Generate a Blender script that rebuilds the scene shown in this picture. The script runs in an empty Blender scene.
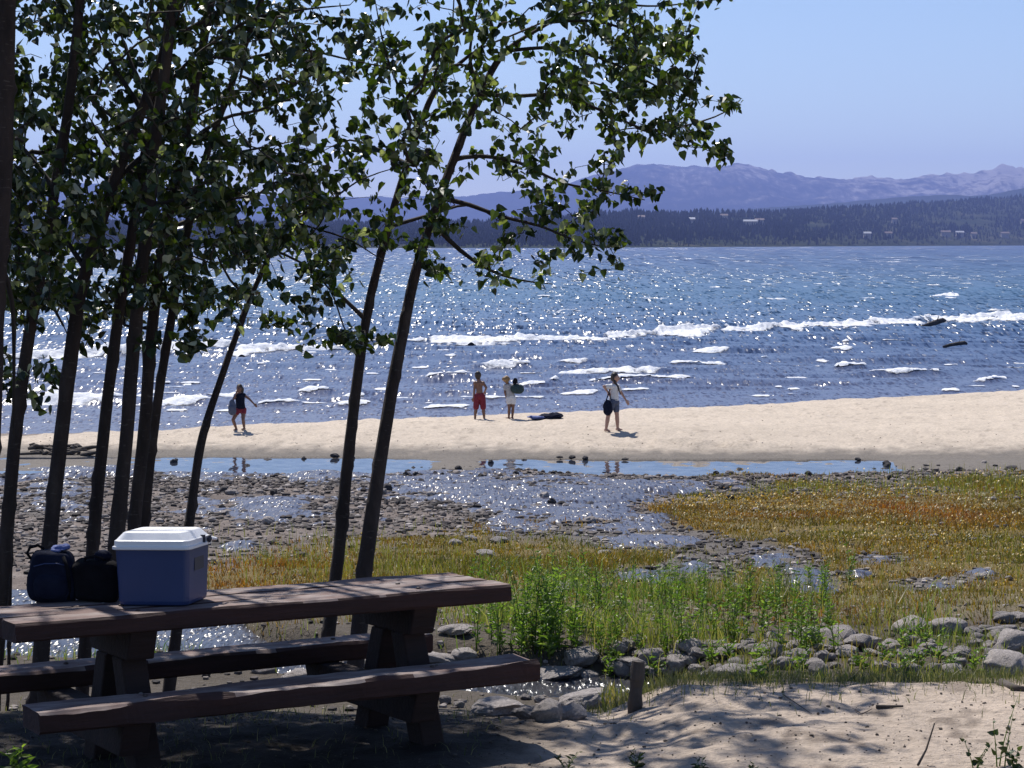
import bpy, math, random
import numpy as np
from mathutils import Vector, Matrix
R=math.radians
EL,AZ=54.,-24.      # sun ahead and to the left, high
rng=np.random.default_rng(7); random.seed(7)
SC=bpy.context.scene; COL=SC.collection
F=2130.; HOR=243.; CAMZ=5.0
PIT=math.atan((384-HOR)/F); CP,SP=math.cos(PIT),math.sin(PIT)

def rotm(yaw,tx,ty):return Matrix.Rotation(yaw,3,'Z')@Matrix.Rotation(tx,3,'X')@Matrix.Rotation(ty,3,'Y')
# ------------------------------------------------------------------ layout helpers
def at(px,py,d):
    """point d metres forward of the camera on the sight line through a pixel of the photograph"""
    px=np.asarray(px,float);py=np.asarray(py,float);d=np.asarray(d,float)
    a=(px-512)/F;b=(384-py)/F
    y=CP+b*SP;z=-SP+b*CP
    return np.stack(np.broadcast_arrays(a/y*d,d,CAMZ+z/y*d),-1)
def pix(x,y,z):
    zz=np.asarray(z)-CAMZ
    dp=y*CP-zz*SP
    return 512+F*x/dp,384-F*(y*SP+zz*CP)/dp
# ------------------------------------------------------------------ noise
def _h(ix,iy,s):
    n=(ix.astype(np.int64)*374761393+iy.astype(np.int64)*668265263+s*1274126177)&0xffffffff
    n=((n^(n>>13))*1274126177)&0xffffffff
    return ((n^(n>>16))&0xffff)/65535.
def vn(x,y,s=0):
    x=np.asarray(x,float);y=np.asarray(y,float)
    ix=np.floor(x);iy=np.floor(y);fx=x-ix;fy=y-iy
    fx=fx*fx*(3-2*fx);fy=fy*fy*(3-2*fy)
    a=_h(ix,iy,s);b=_h(ix+1,iy,s);c=_h(ix,iy+1,s);d=_h(ix+1,iy+1,s)
    return (a+(b-a)*fx)*(1-fy)+(c+(d-c)*fx)*fy
def fbm(x,y,o=4,s=0,g=.5):
    t=0;a=1;n=0
    for k in range(o):
        t=t+a*(vn(x*2**k+k*17.3,y*2**k-k*9.1,s+k)-.5)*2;n+=a;a*=g
    return t/n
def sst(a,b,x):
    t=np.clip((x-a)/(b-a),0,1);return t*t*(3-2*t)
# ------------------------------------------------------------------ object helpers
def mesh_np(name,V,Fc,mat=None,parent=None,smooth=False,col=None):
    V=np.asarray(V,np.float32);Fc=np.asarray(Fc,np.int32)
    me=bpy.data.meshes.new(name);k=Fc.shape[1];n=len(Fc)
    me.vertices.add(len(V));me.vertices.foreach_set('co',V.ravel())
    me.loops.add(n*k);me.loops.foreach_set('vertex_index',Fc.ravel())
    me.polygons.add(n);me.polygons.foreach_set('loop_start',np.arange(0,n*k,k,dtype=np.int32))
    me.polygons.foreach_set('use_smooth',np.full(n,smooth))
    me.update(calc_edges=True)
    if col is not None:
        ca=me.color_attributes.new('Col','FLOAT_COLOR','POINT')
        c=np.ones((len(V),4),np.float32);c[:,:col.shape[1]]=col
        ca.data.foreach_set('color',c.ravel())
    o=bpy.data.objects.new(name,me);COL.objects.link(o)
    if mat:me.materials.append(mat)
    if parent:o.parent=parent
    return o
class MB:
    def __init__(s): s.v=[];s.f=[]
    def add(s,v,f):
        b=len(s.v);s.v+=[tuple(map(float,p)) for p in v];s.f+=[tuple(i+b for i in q) for q in f];return s
    def build(s,name,mat,parent=None,smooth=False,bevel=0,seg=2):
        me=bpy.data.meshes.new(name);me.from_pydata(s.v,[],s.f);me.update()
        if bevel:
            import bmesh
            bm=bmesh.new();bm.from_mesh(me)
            bmesh.ops.bevel(bm,geom=bm.edges[:],offset=bevel,segments=seg,affect='EDGES',profile=.5)
            bm.to_mesh(me);bm.free()
        me.polygons.foreach_set('use_smooth',[smooth]*len(me.polygons))
        o=bpy.data.objects.new(name,me);COL.objects.link(o)
        if mat:me.materials.append(mat)
        if parent:o.parent=parent
        return o
    def box(s,x0,x1,y0,y1,z0,z1):
        return s.add([(x0,y0,z0),(x1,y0,z0),(x1,y1,z0),(x0,y1,z0),(x0,y0,z1),(x1,y0,z1),(x1,y1,z1),(x0,y1,z1)],
         [(3,2,1,0),(4,5,6,7),(0,1,5,4),(1,2,6,5),(2,3,7,6),(3,0,4,7)])
    def hexa(s,lo,hi):
        return s.add(list(lo)+list(hi),[(3,2,1,0),(4,5,6,7),(0,1,5,4),(1,2,6,5),(2,3,7,6),(3,0,4,7)])
    def tube(s,P,rad,n=8,cap=True,flat=1.):
        P=[Vector(p) for p in P];m=len(P)
        if not hasattr(rad,'__len__'):rad=[rad]*m
        b=len(s.v);up=Vector((.3,.9,.2)).normalized()
        for i,p in enumerate(P):
            t=(P[min(i+1,m-1)]-P[max(i-1,0)]).normalized()
            u=t.cross(up)
            if u.length<.1:u=t.cross(Vector((1,0,0)))
            u.normalize();w=t.cross(u)
            for k in range(n):
                a=2*math.pi*k/n;s.v.append(tuple(p+(u*math.cos(a)+w*math.sin(a)*flat)*rad[i]))
        for i in range(m-1):
            for k in range(n):
                s.f.append((b+i*n+k,b+i*n+(k+1)%n,b+(i+1)*n+(k+1)%n,b+(i+1)*n+k))
        if cap:
            s.f.append(tuple(b+k for k in range(n))[::-1]);s.f.append(tuple(b+(m-1)*n+k for k in range(n)))
        return s
    def ell(s,c,r,n=10,m=7,rot=None):
        v=[];f=[]
        for i in range(m+1):
            th=math.pi*i/m
            for k in range(n):
                a=2*math.pi*k/n
                p=Vector((r[0]*math.sin(th)*math.cos(a),r[1]*math.sin(th)*math.sin(a),r[2]*math.cos(th)))
                if rot:p=rot@p
                v.append(tuple(p+Vector(c)))
        for i in range(m):
            for k in range(n):f.append((i*n+k,(i+1)*n+k,(i+1)*n+(k+1)%n,i*n+(k+1)%n))
        return s.add(v,f)
def tag(o,label=None,cat=None,group=None,kind=None):
    if label:o['label']=label
    if cat:o['category']=cat
    if group:o['group']=group
    if kind:o['kind']=kind
    return o
def empty(name,loc,label,cat,group=None,rz=0):
    o=bpy.data.objects.new(name,None);COL.objects.link(o);o.location=loc;o.rotation_euler=(0,0,rz);o.empty_display_size=.1
    return tag(o,label,cat,group)
# ------------------------------------------------------------------ materials
class NT:
    def __init__(s,name):
        s.m=bpy.data.materials.new(name);s.m.use_nodes=True;s.t=s.m.node_tree;s.t.nodes.clear()
        s.out=s.n('ShaderNodeOutputMaterial')
    def n(s,t,**k):
        d=s.t.nodes.new(t)
        for a,v in k.items():
            if a in d.inputs:s.set(d,a,v)
            else:setattr(d,a,v)
        return d
    def set(s,d,i,v):
        if isinstance(v,bpy.types.NodeSocket):s.t.links.new(v,d.inputs[i])
        else:
            if isinstance(v,tuple) and len(v)==3 and d.inputs[i].type=='RGBA':v=v+(1,)
            d.inputs[i].default_value=v
    def l(s,a,b):s.t.links.new(a,b)
    def coord(s,scale=(1,1,1),kind='Object'):
        tc=s.n('ShaderNodeTexCoord');mp=s.n('ShaderNodeMapping');s.l(tc.outputs[kind],mp.inputs[0]);mp.inputs['Scale'].default_value=scale
        return mp.outputs[0]
    def noise(s,scale,detail=4,rough=.55,vec=None,out=0):
        d=s.n('ShaderNodeTexNoise');d.inputs['Scale'].default_value=scale;d.inputs['Detail'].default_value=detail;d.inputs['Roughness'].default_value=rough
        if vec is not None:s.l(vec,d.inputs['Vector'])
        return d.outputs[out]
    def ramp(s,fac,stops,interp='LINEAR'):
        d=s.n('ShaderNodeValToRGB');s.l(fac,d.inputs[0]);e=d.color_ramp.elements;d.color_ramp.interpolation=interp
        while len(e)<len(stops):e.new(.5)
        for q,(p,c) in zip(e,stops):
            q.position=p;q.color=tuple(c)+(1,) if hasattr(c,'__len__') else (c,c,c,1)
        return d.outputs[0]
    def mix(s,f,a,b,mode='MIX'):
        d=s.n('ShaderNodeMix',data_type='RGBA',blend_type=mode)
        for i,v in ((0,f),(6,a),(7,b)):s.set(d,i,v)
        return d.outputs[2]
    def math(s,op,a,b=0.,c=None):
        d=s.n('ShaderNodeMath',operation=op);s.set(d,0,a);s.set(d,1,b)
        if c is not None:s.set(d,2,c)
        return d.outputs[0]
    def bump(s,h,dist,strength=1.):
        d=s.n('ShaderNodeBump');d.inputs['Distance'].default_value=dist;d.inputs['Strength'].default_value=strength;s.l(h,d.inputs['Height']);return d.outputs[0]
    def pr(s,**k):
        d=s.n('ShaderNodeBsdfPrincipled')
        for a,v in k.items():s.set(d,a.replace('_',' '),v)
        s.l(d.outputs[0],s.out.inputs[0]);return d
def simple(name,c1,c2,scale=8,rough=.7,bump=.0,bscale=None,detail=5,spec=.5,stretch=(1,1,1)):
    t=NT(name);v=t.coord(stretch)
    c=t.ramp(t.noise(scale,detail,.6,v),[(.3,c1),(.7,c2)])
    k=dict(Base_Color=c,Roughness=rough,Specular_IOR_Level=spec)
    if bump:k['Normal']=t.bump(t.noise(bscale or scale*3,6,.6,v),bump)
    t.pr(**k);return t.m
def foliage(name,cols,trans=.35,tcol=None,rough=.45,spec=.4,tint=False):
    """leaf or blade material: colour differs from leaf to leaf, light passes through"""
    t=NT(name);g=t.n('ShaderNodeNewGeometry')
    n=len(cols);c=t.ramp(g.outputs['Random Per Island'],[(i/max(1,n-1),x) for i,x in enumerate(cols)])
    if tint:c=t.mix(1.,c,t.n('ShaderNodeAttribute',attribute_name='Col').outputs['Color'],'MULTIPLY')
    p=t.n('ShaderNodeBsdfPrincipled');t.set(p,'Base Color',c);t.set(p,'Roughness',rough);t.set(p,'Specular IOR Level',spec)
    tr=t.n('ShaderNodeBsdfTranslucent')
    t.set(tr,'Color',t.mix(1.,c,tcol or (2.,2.2,1.,1),'MULTIPLY'))
    mx=t.n('ShaderNodeMixShader');mx.inputs[0].default_value=trans
    t.l(p.outputs[0],mx.inputs[1]);t.l(tr.outputs[0],mx.inputs[2]);t.l(mx.outputs[0],t.out.inputs[0]);return t.m
M={}
t=NT('bark');v=t.coord((1,1,.3));n1=t.noise(7,7,.65,v);n2=t.noise(26,6,.65,v);ln=t.noise(30,3,.6,t.coord((.5,.5,2.2)))
c=t.ramp(n1,[(.3,(.014,.009,.008)),(.55,(.040,.027,.023)),(.75,(.075,.056,.047))])
c=t.mix(t.ramp(ln,[(.62,0.),(.70,.7)]),c,(.11,.09,.08))
t.pr(Base_Color=c,Roughness=.92,Normal=t.bump(n2,.018));M['bark']=t.m
M['twig']=simple('twig_bark',(.016,.012,.010),(.04,.03,.024),9,.85)
M['leaf']=foliage('poplar_leaf',[(.010,.017,.005),(.012,.022,.006),(.016,.029,.007),(.020,.036,.008),(.028,.046,.010),(.036,.058,.012),(.055,.08,.014),(.08,.105,.02),(.42,.44,.36)],.2,(1.6,1.9,.5,1),.30,.5)  # darkened as crown shade; near-white stop paints glints and pale undersides
M['leaf_sunlit']=foliage('sunlit_tone_poplar_leaf',[(.010,.019,.005),(.014,.027,.006),(.020,.038,.008),(.030,.052,.010),(.045,.072,.013),(.065,.095,.018),(.10,.13,.03),(.45,.47,.38)],.30,(1.7,1.9,.5,1),.3,.5)  # paler copy painting sunlit crowns; near-white stop paints glints and undersides
M['grass_green']=foliage('green_grass_blade',[(.05,.078,.018),(.085,.12,.026),(.125,.16,.036),(.19,.19,.06),(.27,.24,.11),(.07,.09,.022),(.16,.13,.05)],.4,tint=True)
M['grass_gold']=foliage('golden_marsh_blade',[(.06,.06,.014),(.13,.11,.02),(.25,.17,.018),(.36,.24,.022),(.18,.085,.028),(.09,.10,.02),(.30,.20,.025),(.08,.06,.03)],.3,(1.5,1.3,.8,1),tint=True)
M['grass_olive']=foliage('olive_grass_blade',[(.08,.10,.025),(.15,.15,.035),(.22,.19,.05),(.10,.13,.03)],.35)
M['grass_dry']=foliage('short_dry_grass_blade',[(.04,.055,.022),(.07,.085,.03),(.13,.13,.06),(.22,.19,.11),(.05,.07,.022)],.3)
M['weed']=foliage('weed_leaf',[(.06,.11,.018),(.09,.15,.026),(.13,.195,.035),(.18,.23,.06)],.45)
M['petal']=foliage('yellow_petal',[(.55,.36,.03),(.65,.45,.05),(.5,.25,.03)],.3,(1.,1.,1.,1))
M['wood']=simple('old_red_brown_timber',(.11,.05,.042),(.26,.15,.13),5,.75,.008,16,stretch=(.25,3,3))
M['wood_top']=None
M['navy']=simple('navy_cloth',(.006,.008,.020),(.012,.016,.034),14,.9,.004,60,spec=.1)
M['black_cloth']=simple('black_cloth',(.004,.004,.006),(.009,.009,.012),14,.9,.004,60,spec=.1)
M['bluecloth']=simple('blue_cloth',(.05,.075,.22),(.08,.12,.32),8,.8,.01,20)
M['coolblue']=simple('blue_cooler_plastic',(.016,.036,.125),(.020,.042,.14),5,.42,.0005,90)
M['coolwhite']=simple('white_cooler_plastic',(.78,.78,.80),(.84,.84,.85),6,.4,.0004,90)
M['darkplastic']=simple('dark_plastic',(.012,.014,.03),(.018,.02,.04),5,.5)
def rockmat(name,a,b):
    t=NT(name);v=t.coord();oi=t.n('ShaderNodeObjectInfo')
    c=t.ramp(t.noise(7,7,.65,v),[(.3,a),(.72,b)])
    c=t.mix(.75,c,t.ramp(oi.outputs['Random'],[(0,(.62,.6,.6)),(.5,(1,.96,.94)),(1,(1.25,1.2,1.16))]),'MULTIPLY')
    c=t.mix(t.ramp(t.noise(26,4,.6,v),[(.55,0.),(.7,.35)]),c,(.08,.075,.07))
    t.pr(Base_Color=c,Roughness=.88,Normal=t.bump(t.noise(18,8,.65,v),.03));return t.m
M['rock']=rockmat('granite_rock',(.27,.245,.235),(.56,.515,.49))
M['rock_dark']=rockmat('dark_wet_rock',(.035,.032,.035),(.09,.08,.08))
M['foam']=simple('wave_foam',(.58,.61,.67),(.84,.84,.87),4,.9,.06,6)
M['drift']=simple('driftwood',(.045,.035,.03),(.10,.08,.065),5,.9,.01,20)

def watermat(name,layers,k,base,rough=.2,far=False,ramp=None,body=None):
    """wind-ruffled water: many small tilted facets that glint under the sun. layers: (x scale, y scale, distance where the next one takes over)"""
    t=NT(name);geo=t.n('ShaderNodeNewGeometry')
    sep=t.n('ShaderNodeSeparateXYZ');t.l(geo.outputs['Position'],sep.inputs[0])
    n1=None;lim=None
    for sx,sy,dl in layers:
        n2=t.noise(1.,2.,.6,t.coord((sx,sy,1)),1)
        n1=n2 if n1 is None else t.mix(t.math('SMOOTHSTEP' if False else 'MINIMUM',t.math('MAXIMUM',t.math('MULTIPLY_ADD',sep.outputs[1],1/(lim*.7),-.8),0.),1.),n1,n2)
        lim=dl
    if body:n1=t.mix(.25,n1,t.noise(body,3,.6,t.coord((.45,1,1)),1))
    col=base
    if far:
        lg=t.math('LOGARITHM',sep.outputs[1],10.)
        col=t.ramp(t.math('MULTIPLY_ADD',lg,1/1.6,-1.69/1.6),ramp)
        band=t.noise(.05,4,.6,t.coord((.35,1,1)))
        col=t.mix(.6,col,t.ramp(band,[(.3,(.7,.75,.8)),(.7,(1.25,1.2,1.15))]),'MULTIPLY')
    s=t.n('ShaderNodeVectorMath',operation='SUBTRACT');t.l(n1,s.inputs[0]);s.inputs[1].default_value=(.5,.5,.5)
    m=t.n('ShaderNodeVectorMath',operation='MULTIPLY');t.l(s.outputs[0],m.inputs[0]);
    if far:
        kk=t.math('MINIMUM',t.math('MAXIMUM',t.math('MULTIPLY_ADD',sep.outputs[1],.030,.70),2.2),k*1.15)
        cb=t.n('ShaderNodeCombineXYZ');t.l(kk,cb.inputs[0]);t.l(kk,cb.inputs[1]);t.l(cb.outputs[0],m.inputs[1])
    else:m.inputs[1].default_value=(k*1.05,k,0)
    a=t.n('ShaderNodeVectorMath',operation='ADD');t.l(geo.outputs['Normal'],a.inputs[0]);t.l(m.outputs[0],a.inputs[1])
    nn=t.n('ShaderNodeVectorMath',operation='NORMALIZE');t.l(a.outputs[0],nn.inputs[0])
    t.pr(Base_Color=col,Roughness=rough,IOR=1.33,Normal=nn.outputs[0],Specular_IOR_Level=.5 if rough<.1 else .75);return t.m
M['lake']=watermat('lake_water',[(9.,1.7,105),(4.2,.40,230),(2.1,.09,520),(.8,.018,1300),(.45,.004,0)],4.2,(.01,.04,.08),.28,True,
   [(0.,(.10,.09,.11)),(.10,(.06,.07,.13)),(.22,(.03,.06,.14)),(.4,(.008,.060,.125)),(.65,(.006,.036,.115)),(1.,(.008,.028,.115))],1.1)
M['pond']=watermat('still_pond_water',[(2.5,2.5,0)],.10,(.03,.035,.05),.03)
M['stream']=watermat('rippling_stream_water',[(34,6,0)],3.7,(.03,.03,.04),.30,body=6.)
M['puddle']=watermat('trickling_water',[(22,2.6,0)],3.5,(.05,.045,.06),.32,body=4.)

# ------------------------------------------------------------------ terrain
SHX=[-400,-40,-12,-8,-4.5,-1,.8,7,12,16.7,40,400];SHD=[53,53,55.6,57.2,59.2,61,61.6,64.6,68.4,71.2,86,122]
def shore(x):return np.interp(x,SHX,SHD)
RPY=[2,6,9,11,12.3,12.9,14.0,15,19,24,30,37,42.8,43.9,44.5,46.9,48]
RPZ=[2.9,2.6,2.48,2.44,2.42,2.33,1.96,1.88,1.78,1.40,1.0,.6,.33,.20,.07,.05,.16]
LPY=[2,6,9,11.5,12.5,13.3,14.2,15.2,17,19,24,30,37,42.8,43.9,44.5,46.9,48]
LPZ=[2.9,2.62,2.48,2.36,2.21,2.01,1.87,1.84,1.86,1.78,1.40,1.0,.6,.33,.20,.07,.05,.16]
STX=[-60,-6,-2.7,-2.0,-1.2,0,1.2,60];STY=[19,18.8,18.2,16.7,16.1,15.6,15.5,15.5]
def base(x,y):
    """smooth lie of the land, z in metres above the lake"""
    b=sst(.5,1.05,x);y0=y;y=y+(.75*fbm(x*.38,y*.25,3,51)+.25*fbm(x*1.7,y*.6,2,53))*sst(38,42,y)*(1-sst(45.5,47.5,y))
    z=np.interp(y,LPY,LPZ)*(1-b)+np.interp(y,RPY,RPZ)*b
    y=y0;z=z+(.13*np.exp(-((x+1.3)/1.5)**2)+.12*(1-sst(-8.2,-6.6,x))+.2*sst(7.2,9.3,x))*sst(43,45.5,y)*(1-sst(47,48,y))
    ds=shore(x);yn=np.interp(x,[-40,0,2.5,14,18.5,40],[48.3,48.1,47.6,47.8,46.6,46])+.35*fbm(x*.25,x*0+3,3,5)
    up=np.clip((y-yn)/4.2,0,1)**.9;crest=.50+.06*fbm(x*.1,y*.2,3,9)
    zb=.2*(1-up)+crest*up
    fall=sst(0,1,(ds-y)/6.5)
    zb=np.where(y<ds,zb*fall,-.045*(y-ds))
    return np.where(y>yn-.4,np.maximum(zb,-2.),z)
def terr(x,y):
    z=base(x,y)
    cy=np.interp(x,STX,STY)+.25*fbm(x*.6,x*0,3,2);hw=np.interp(x,[-3,-2.2,-1.2,.3],[1.8,.85,.62,.75])
    z=z-(.42*np.exp(-((y-cy)/hw)**4))*(1-sst(.9,1.7,x))
    m=sst(16,18.5,y)*(1-.6*sst(43.4,44.4,y))*(1-sst(47,48,y))
    z=z+m*(.05*fbm(x*.9,y*.9,4,21)+.035*fbm(x*3.2,y*3.2,3,22))
    f=1-sst(12,14.,y)
    z=z+f*(.030*fbm(x*1.3,y*1.3,3,31)+.040*np.abs(fbm(x*3.,y*2.2,3,33))+.012*fbm(x*9,y*7,2,35))
    sb=sst(47.8,50,y)
    z=z+sb*(.045*fbm(x*.8,y*.5,4,41)+.06*np.abs(fbm(x*2.2,y*1.2,3,43)))*sst(-2,3,shore(x)-y)
    edge=np.exp(-((y-49.1)/.7)**2)*sst(.2,1,x)*(1-sst(4.5,7,x))
    z=z+edge*(.07+.17*fbm(x*2.3,y*1.8,4,47))
    return z
def ground_at(px,py):
    a=at(px,py,1.)-np.array([0,0,CAMZ])
    t=np.linspace(6,90,8401);x=a[0]*t;z=CAMZ+a[2]*t
    g=terr(x,t);i=np.argmax(z<g)
    if i==0:i=len(t)-1
    return Vector((x[i],t[i],g[i]))
def fan(d,nu,wid,ext):
    u=np.linspace(-1,1,nu)
    X=wid(d)[:,None]*u[None]+ext*np.sign(u)[None]*np.abs(u[None])**24
    Y=np.broadcast_to(d[:,None],X.shape)
    i=np.arange(len(d)-1)[:,None]*nu+np.arange(nu-1)[None]
    Fc=np.stack([i,i+1,i+nu+1,i+nu],-1).reshape(-1,4)
    return X.ravel(),Y.ravel(),Fc
d=np.concatenate([np.linspace(-60,4.8,14),np.geomspace(5.,95,760)])
X,Y,Fc=fan(d,560,lambda d:4.5+.30*np.maximum(d,0),600.)
Z=terr(X,Y)
PX,PY=pix(X,np.maximum(Y,3),Z)
#
PUD=[(560,500,62,24),(520,521,42,16),(430,478,85,10),(612,535,32,10),(655,489,46,8),(705,486,70,8),(690,541,30,9),(800,566,26,18),(770,558,16,8),(690,563,22,7),
 (860,573,16,4),(470,498,52,12),(60,494,42,26),(205,476,36,10),(290,512,45,13),(110,470,50,8),(330,476,50,8),(600,497,30,14),(640,523,20,9),(520,485,90,8),(980,575,20,6),(235,545,30,5),(645,535,40,16),(745,552,34,14),(815,585,30,10),(575,520,50,14),(700,575,40,9),(880,560,30,6),(930,585,40,7),(640,575,30,8)]
# what the ground is made of, place by place, with table shade tinted in
def puds(px,py):
    s=0
    for a,b,w,h in PUD:s=s+np.exp(-((px-a)/w)**2-((py-b)/h)**2)
    return s
def blend(c,w,col):return c*(1-w[:,None])+np.array(col)[None]*w[:,None]
nz=fbm(X*.7,Y*.7,4,61);nf=fbm(X*4,Y*4,3,63)
c=np.zeros((len(X),3))+np.array([.17,.14,.09])
gold=sst(0,26,PY-np.interp(PX,[0,120,200,290,450,520,640,700,1024],[655,640,565,542,530,516,503,484,476])+nz*22)
c=blend(c,(1-gold)*sst(16,18,Y),(.150,.120,.105))
c=blend(c,gold*sst(18,21,Y),(.15,.108,.034))
c=blend(c,np.clip(nf*1.4,0,1)*sst(20,22,Y)*(1-gold),(.085,.07,.06))
c=blend(c,np.clip(-nf*1.4,0,1)*sst(20,22,Y)*(1-gold),(.25,.21,.185))
c=blend(c,sst(43.2,44.6,Y+nz*.5),(.17,.15,.13))
pm=sst(.25,.6,puds(PX,PY)+nz*.35)*sst(19,21,Y)*(1-sst(45,46,Y));c=blend(c,pm,(.13,.115,.105));c=blend(c,pm*np.clip(nf*2,0,1),(.06,.053,.05))
bar=sst(.02,.17,Z-.19+nf*.05)*sst(47.3,48.1,Y)
c=blend(c,bar,(.53,.45,.365));c=c*(1+.10*bar*fbm(X*.25,Y*.5,4,73)+.10*bar*nf)[:,None]
wet=(1-sst(.5,2.6,shore(X)-Y+nz*.6))*sst(49,51,Y);c=blend(c,wet,(.23,.19,.165))
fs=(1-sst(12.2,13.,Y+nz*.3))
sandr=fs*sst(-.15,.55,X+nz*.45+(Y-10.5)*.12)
c=blend(c,fs,(.022,.017,.014));c=blend(c,sandr,(.44,.36,.29));c=c*(1+.14*sandr*nz+.10*sandr*nf)[:,None]  # left ground is near-black soil, painting the shade of trees and table
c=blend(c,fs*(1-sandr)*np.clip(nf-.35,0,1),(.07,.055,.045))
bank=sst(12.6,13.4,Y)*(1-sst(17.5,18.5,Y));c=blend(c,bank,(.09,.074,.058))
deb=np.clip((fbm(X*7,Y*4,2,71)-.42)*6,0,1)*(sandr+bar*.6);c=blend(c,np.clip(deb*.55,0,1),(.13,.10,.08))
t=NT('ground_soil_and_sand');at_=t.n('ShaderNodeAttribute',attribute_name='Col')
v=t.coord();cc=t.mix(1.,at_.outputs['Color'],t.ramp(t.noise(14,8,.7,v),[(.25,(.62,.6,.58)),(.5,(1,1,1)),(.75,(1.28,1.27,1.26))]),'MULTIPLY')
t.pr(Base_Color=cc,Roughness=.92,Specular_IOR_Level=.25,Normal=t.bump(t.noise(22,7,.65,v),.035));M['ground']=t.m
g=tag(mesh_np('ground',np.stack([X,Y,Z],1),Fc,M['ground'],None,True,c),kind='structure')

# ------------------------------------------------------------------ water
d=np.linspace(19.5,45.4,330);X,Y,Fc=fan(d,300,lambda d:1.5+.28*d,0.)
Zb=base(X,Y);PX,PY=pix(X,Y,Zb)
s=0
for a,b,w,h in PUD:s=s+.9*np.exp(-((PX-a)/w)**2-((PY-b)/h)**2)
off=-.088+.105*np.clip(s,0,1.1)+.06*fbm(X*.8,Y*.5,3,91)+.065*fbm(X*2.6,Y*1.3,3,93)
gr=1-sst(-15,15,PY-np.interp(PX,[0,120,200,290,450,520,640,700,1024],[655,640,565,542,530,516,503,484,476]))
off=off+gr*(.045+.07*np.clip(fbm(X*.45,Y*.35,3,95),-.5,1))
keep=(off[Fc]>-.06).all(1)
V=np.stack([X,Y,Zb+off],1);Fc=Fc[keep];u,inv=np.unique(Fc,return_inverse=True)
tag(mesh_np('trickling_water',V[u],inv.reshape(-1,4),M['puddle'],None,True),kind='structure')
def sheet(name,x0,x1,y0,y1,z,mat,n=60):
    xs=np.linspace(x0,x1,n);ys=np.linspace(y0,y1,n//3);A,B=np.meshgrid(xs,ys)
    i=np.arange(n//3-1)[:,None]*n+np.arange(n-1)[None]
    return tag(mesh_np(name,np.stack([A.ravel(),B.ravel(),A.ravel()*0+z],1),np.stack([i,i+1,i+n+1,i+n],-1).reshape(-1,4),mat,None,True),kind='structure')
sheet('stream',-60,1.8,14.4,20.4,1.66,M['stream'],90)
sheet('pond',-15,9.8,43.2,48.6,.175,M['pond'])

def lake_xy(px,py):
    p=at(px,py,1.)-np.array([0,0,CAMZ]);k=-CAMZ/p[...,2]
    return p[...,0]*k,k
# breaking crests: (px x0, y0, x1, y1, foam thickness px, crest height m)
BRK=[(425,342,520,341,11,.38),(505,341,610,341,10,.38),(598,338,665,334,9,.40),(655,334,724,329,14,.46),(720,331,785,328,6,.34),(778,328,872,324,9,.36),(865,324,930,321,7,.34),(925,321,1060,316,9,.40),
 (236,353,330,349,10,.40),(-30,358,60,356,10,.40),(55,356,112,353,12,.42),(108,354,160,352,9,.38),(152,349,240,346,9,.34),(345,345,430,342,5,.28),(330,352,350,350,5,.25),
 (469,369,535,367,8,.30),(425,380,478,378,7,.27),(515,386,548,385,5,.2),(548,383,558,381,4,.2),(558,363,592,361,7,.28),(560,373,660,370,6,.25),(668,365,728,363,4.5,.25),(600,382,690,379,5,.22),
 (836,369,866,368,4.5,.25),(862,374,948,373,5,.26),(974,382,1002,380,5,.22),(940,392,958,391,4,.15),(780,396,812,395,3.5,.12),(830,351,852,350,4,.2),(840,345,850,345,3,.2),
 (20,402,122,399,10,.25),(158,404,205,401,7,.2),(146,384,172,382,6,.25),(205,398,245,397,5,.2),(255,405,300,403,5,.18),(300,394,330,393,3,.15),(336,406,372,404,6,.18),(345,396,365,395,4,.15),
 (425,408,470,406,3.5,.1),(470,400,545,398,3,.1),(880,345,920,344,2.5,.15),(690,352,730,351,2.5,.15),(760,300,790,299,2,.2),(930,296,960,295,2,.2),(640,300,665,299,2,.2),(560,312,580,311,2,.2),(990,312,1010,311,2,.2),(620,392,650,391,3,.12),(560,394,600,392,3,.12)]
brk=[]
for a,b,a2,b2,th,h in BRK:
    (x0,y0),(x1,y1)=lake_xy(a,b),lake_xy(a2,b2);brk.append((float(x0),float(y0),float(x1),float(y1),th,h))
def wav(x,y):
    ds=y-shore(x);A=sst(0,14,ds)
    w=fbm(x*.03,y*.05,3,81)*5
    z=A*(.055*np.sin(y*.95+w+.10*x)+.045*np.sin(y*1.55-.22*x+w*1.6)+.03*np.sin(y*2.7+.35*x+w*2.1))*(.6+.8*vn(x*.11,y*.11,83))*(1-sst(180,320,y))
    z=z+A*.05*fbm(x*.45,y*.9,3,85)*(1-sst(150,250,y))
    for x0,y0,x1,y1,th,h in brk:
        tt=(x-x0)/(x1-x0)
        m=sst(-.35,.3,tt)*(1-sst(.7,1.35,tt))
        if not m.any():continue
        dc=y0+(y1-y0)*tt+.5*fbm(x*.3,x*0+y0,3,87)
        e=y-dc
        z=z+m*h*.55*np.exp(-np.where(e<0,(e/.5)**2,(e/1.7)**2))
    return z
d=np.concatenate([np.linspace(50,135,430),np.geomspace(135.4,420,110),np.geomspace(440,6200,50)])
X,Y,Fc=fan(d,420,lambda d:6+.29*np.minimum(d,1e9),2600.)
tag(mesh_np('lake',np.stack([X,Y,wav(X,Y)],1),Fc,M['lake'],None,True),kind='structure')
FV=[];FF=[];FC=[];nb=0
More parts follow.
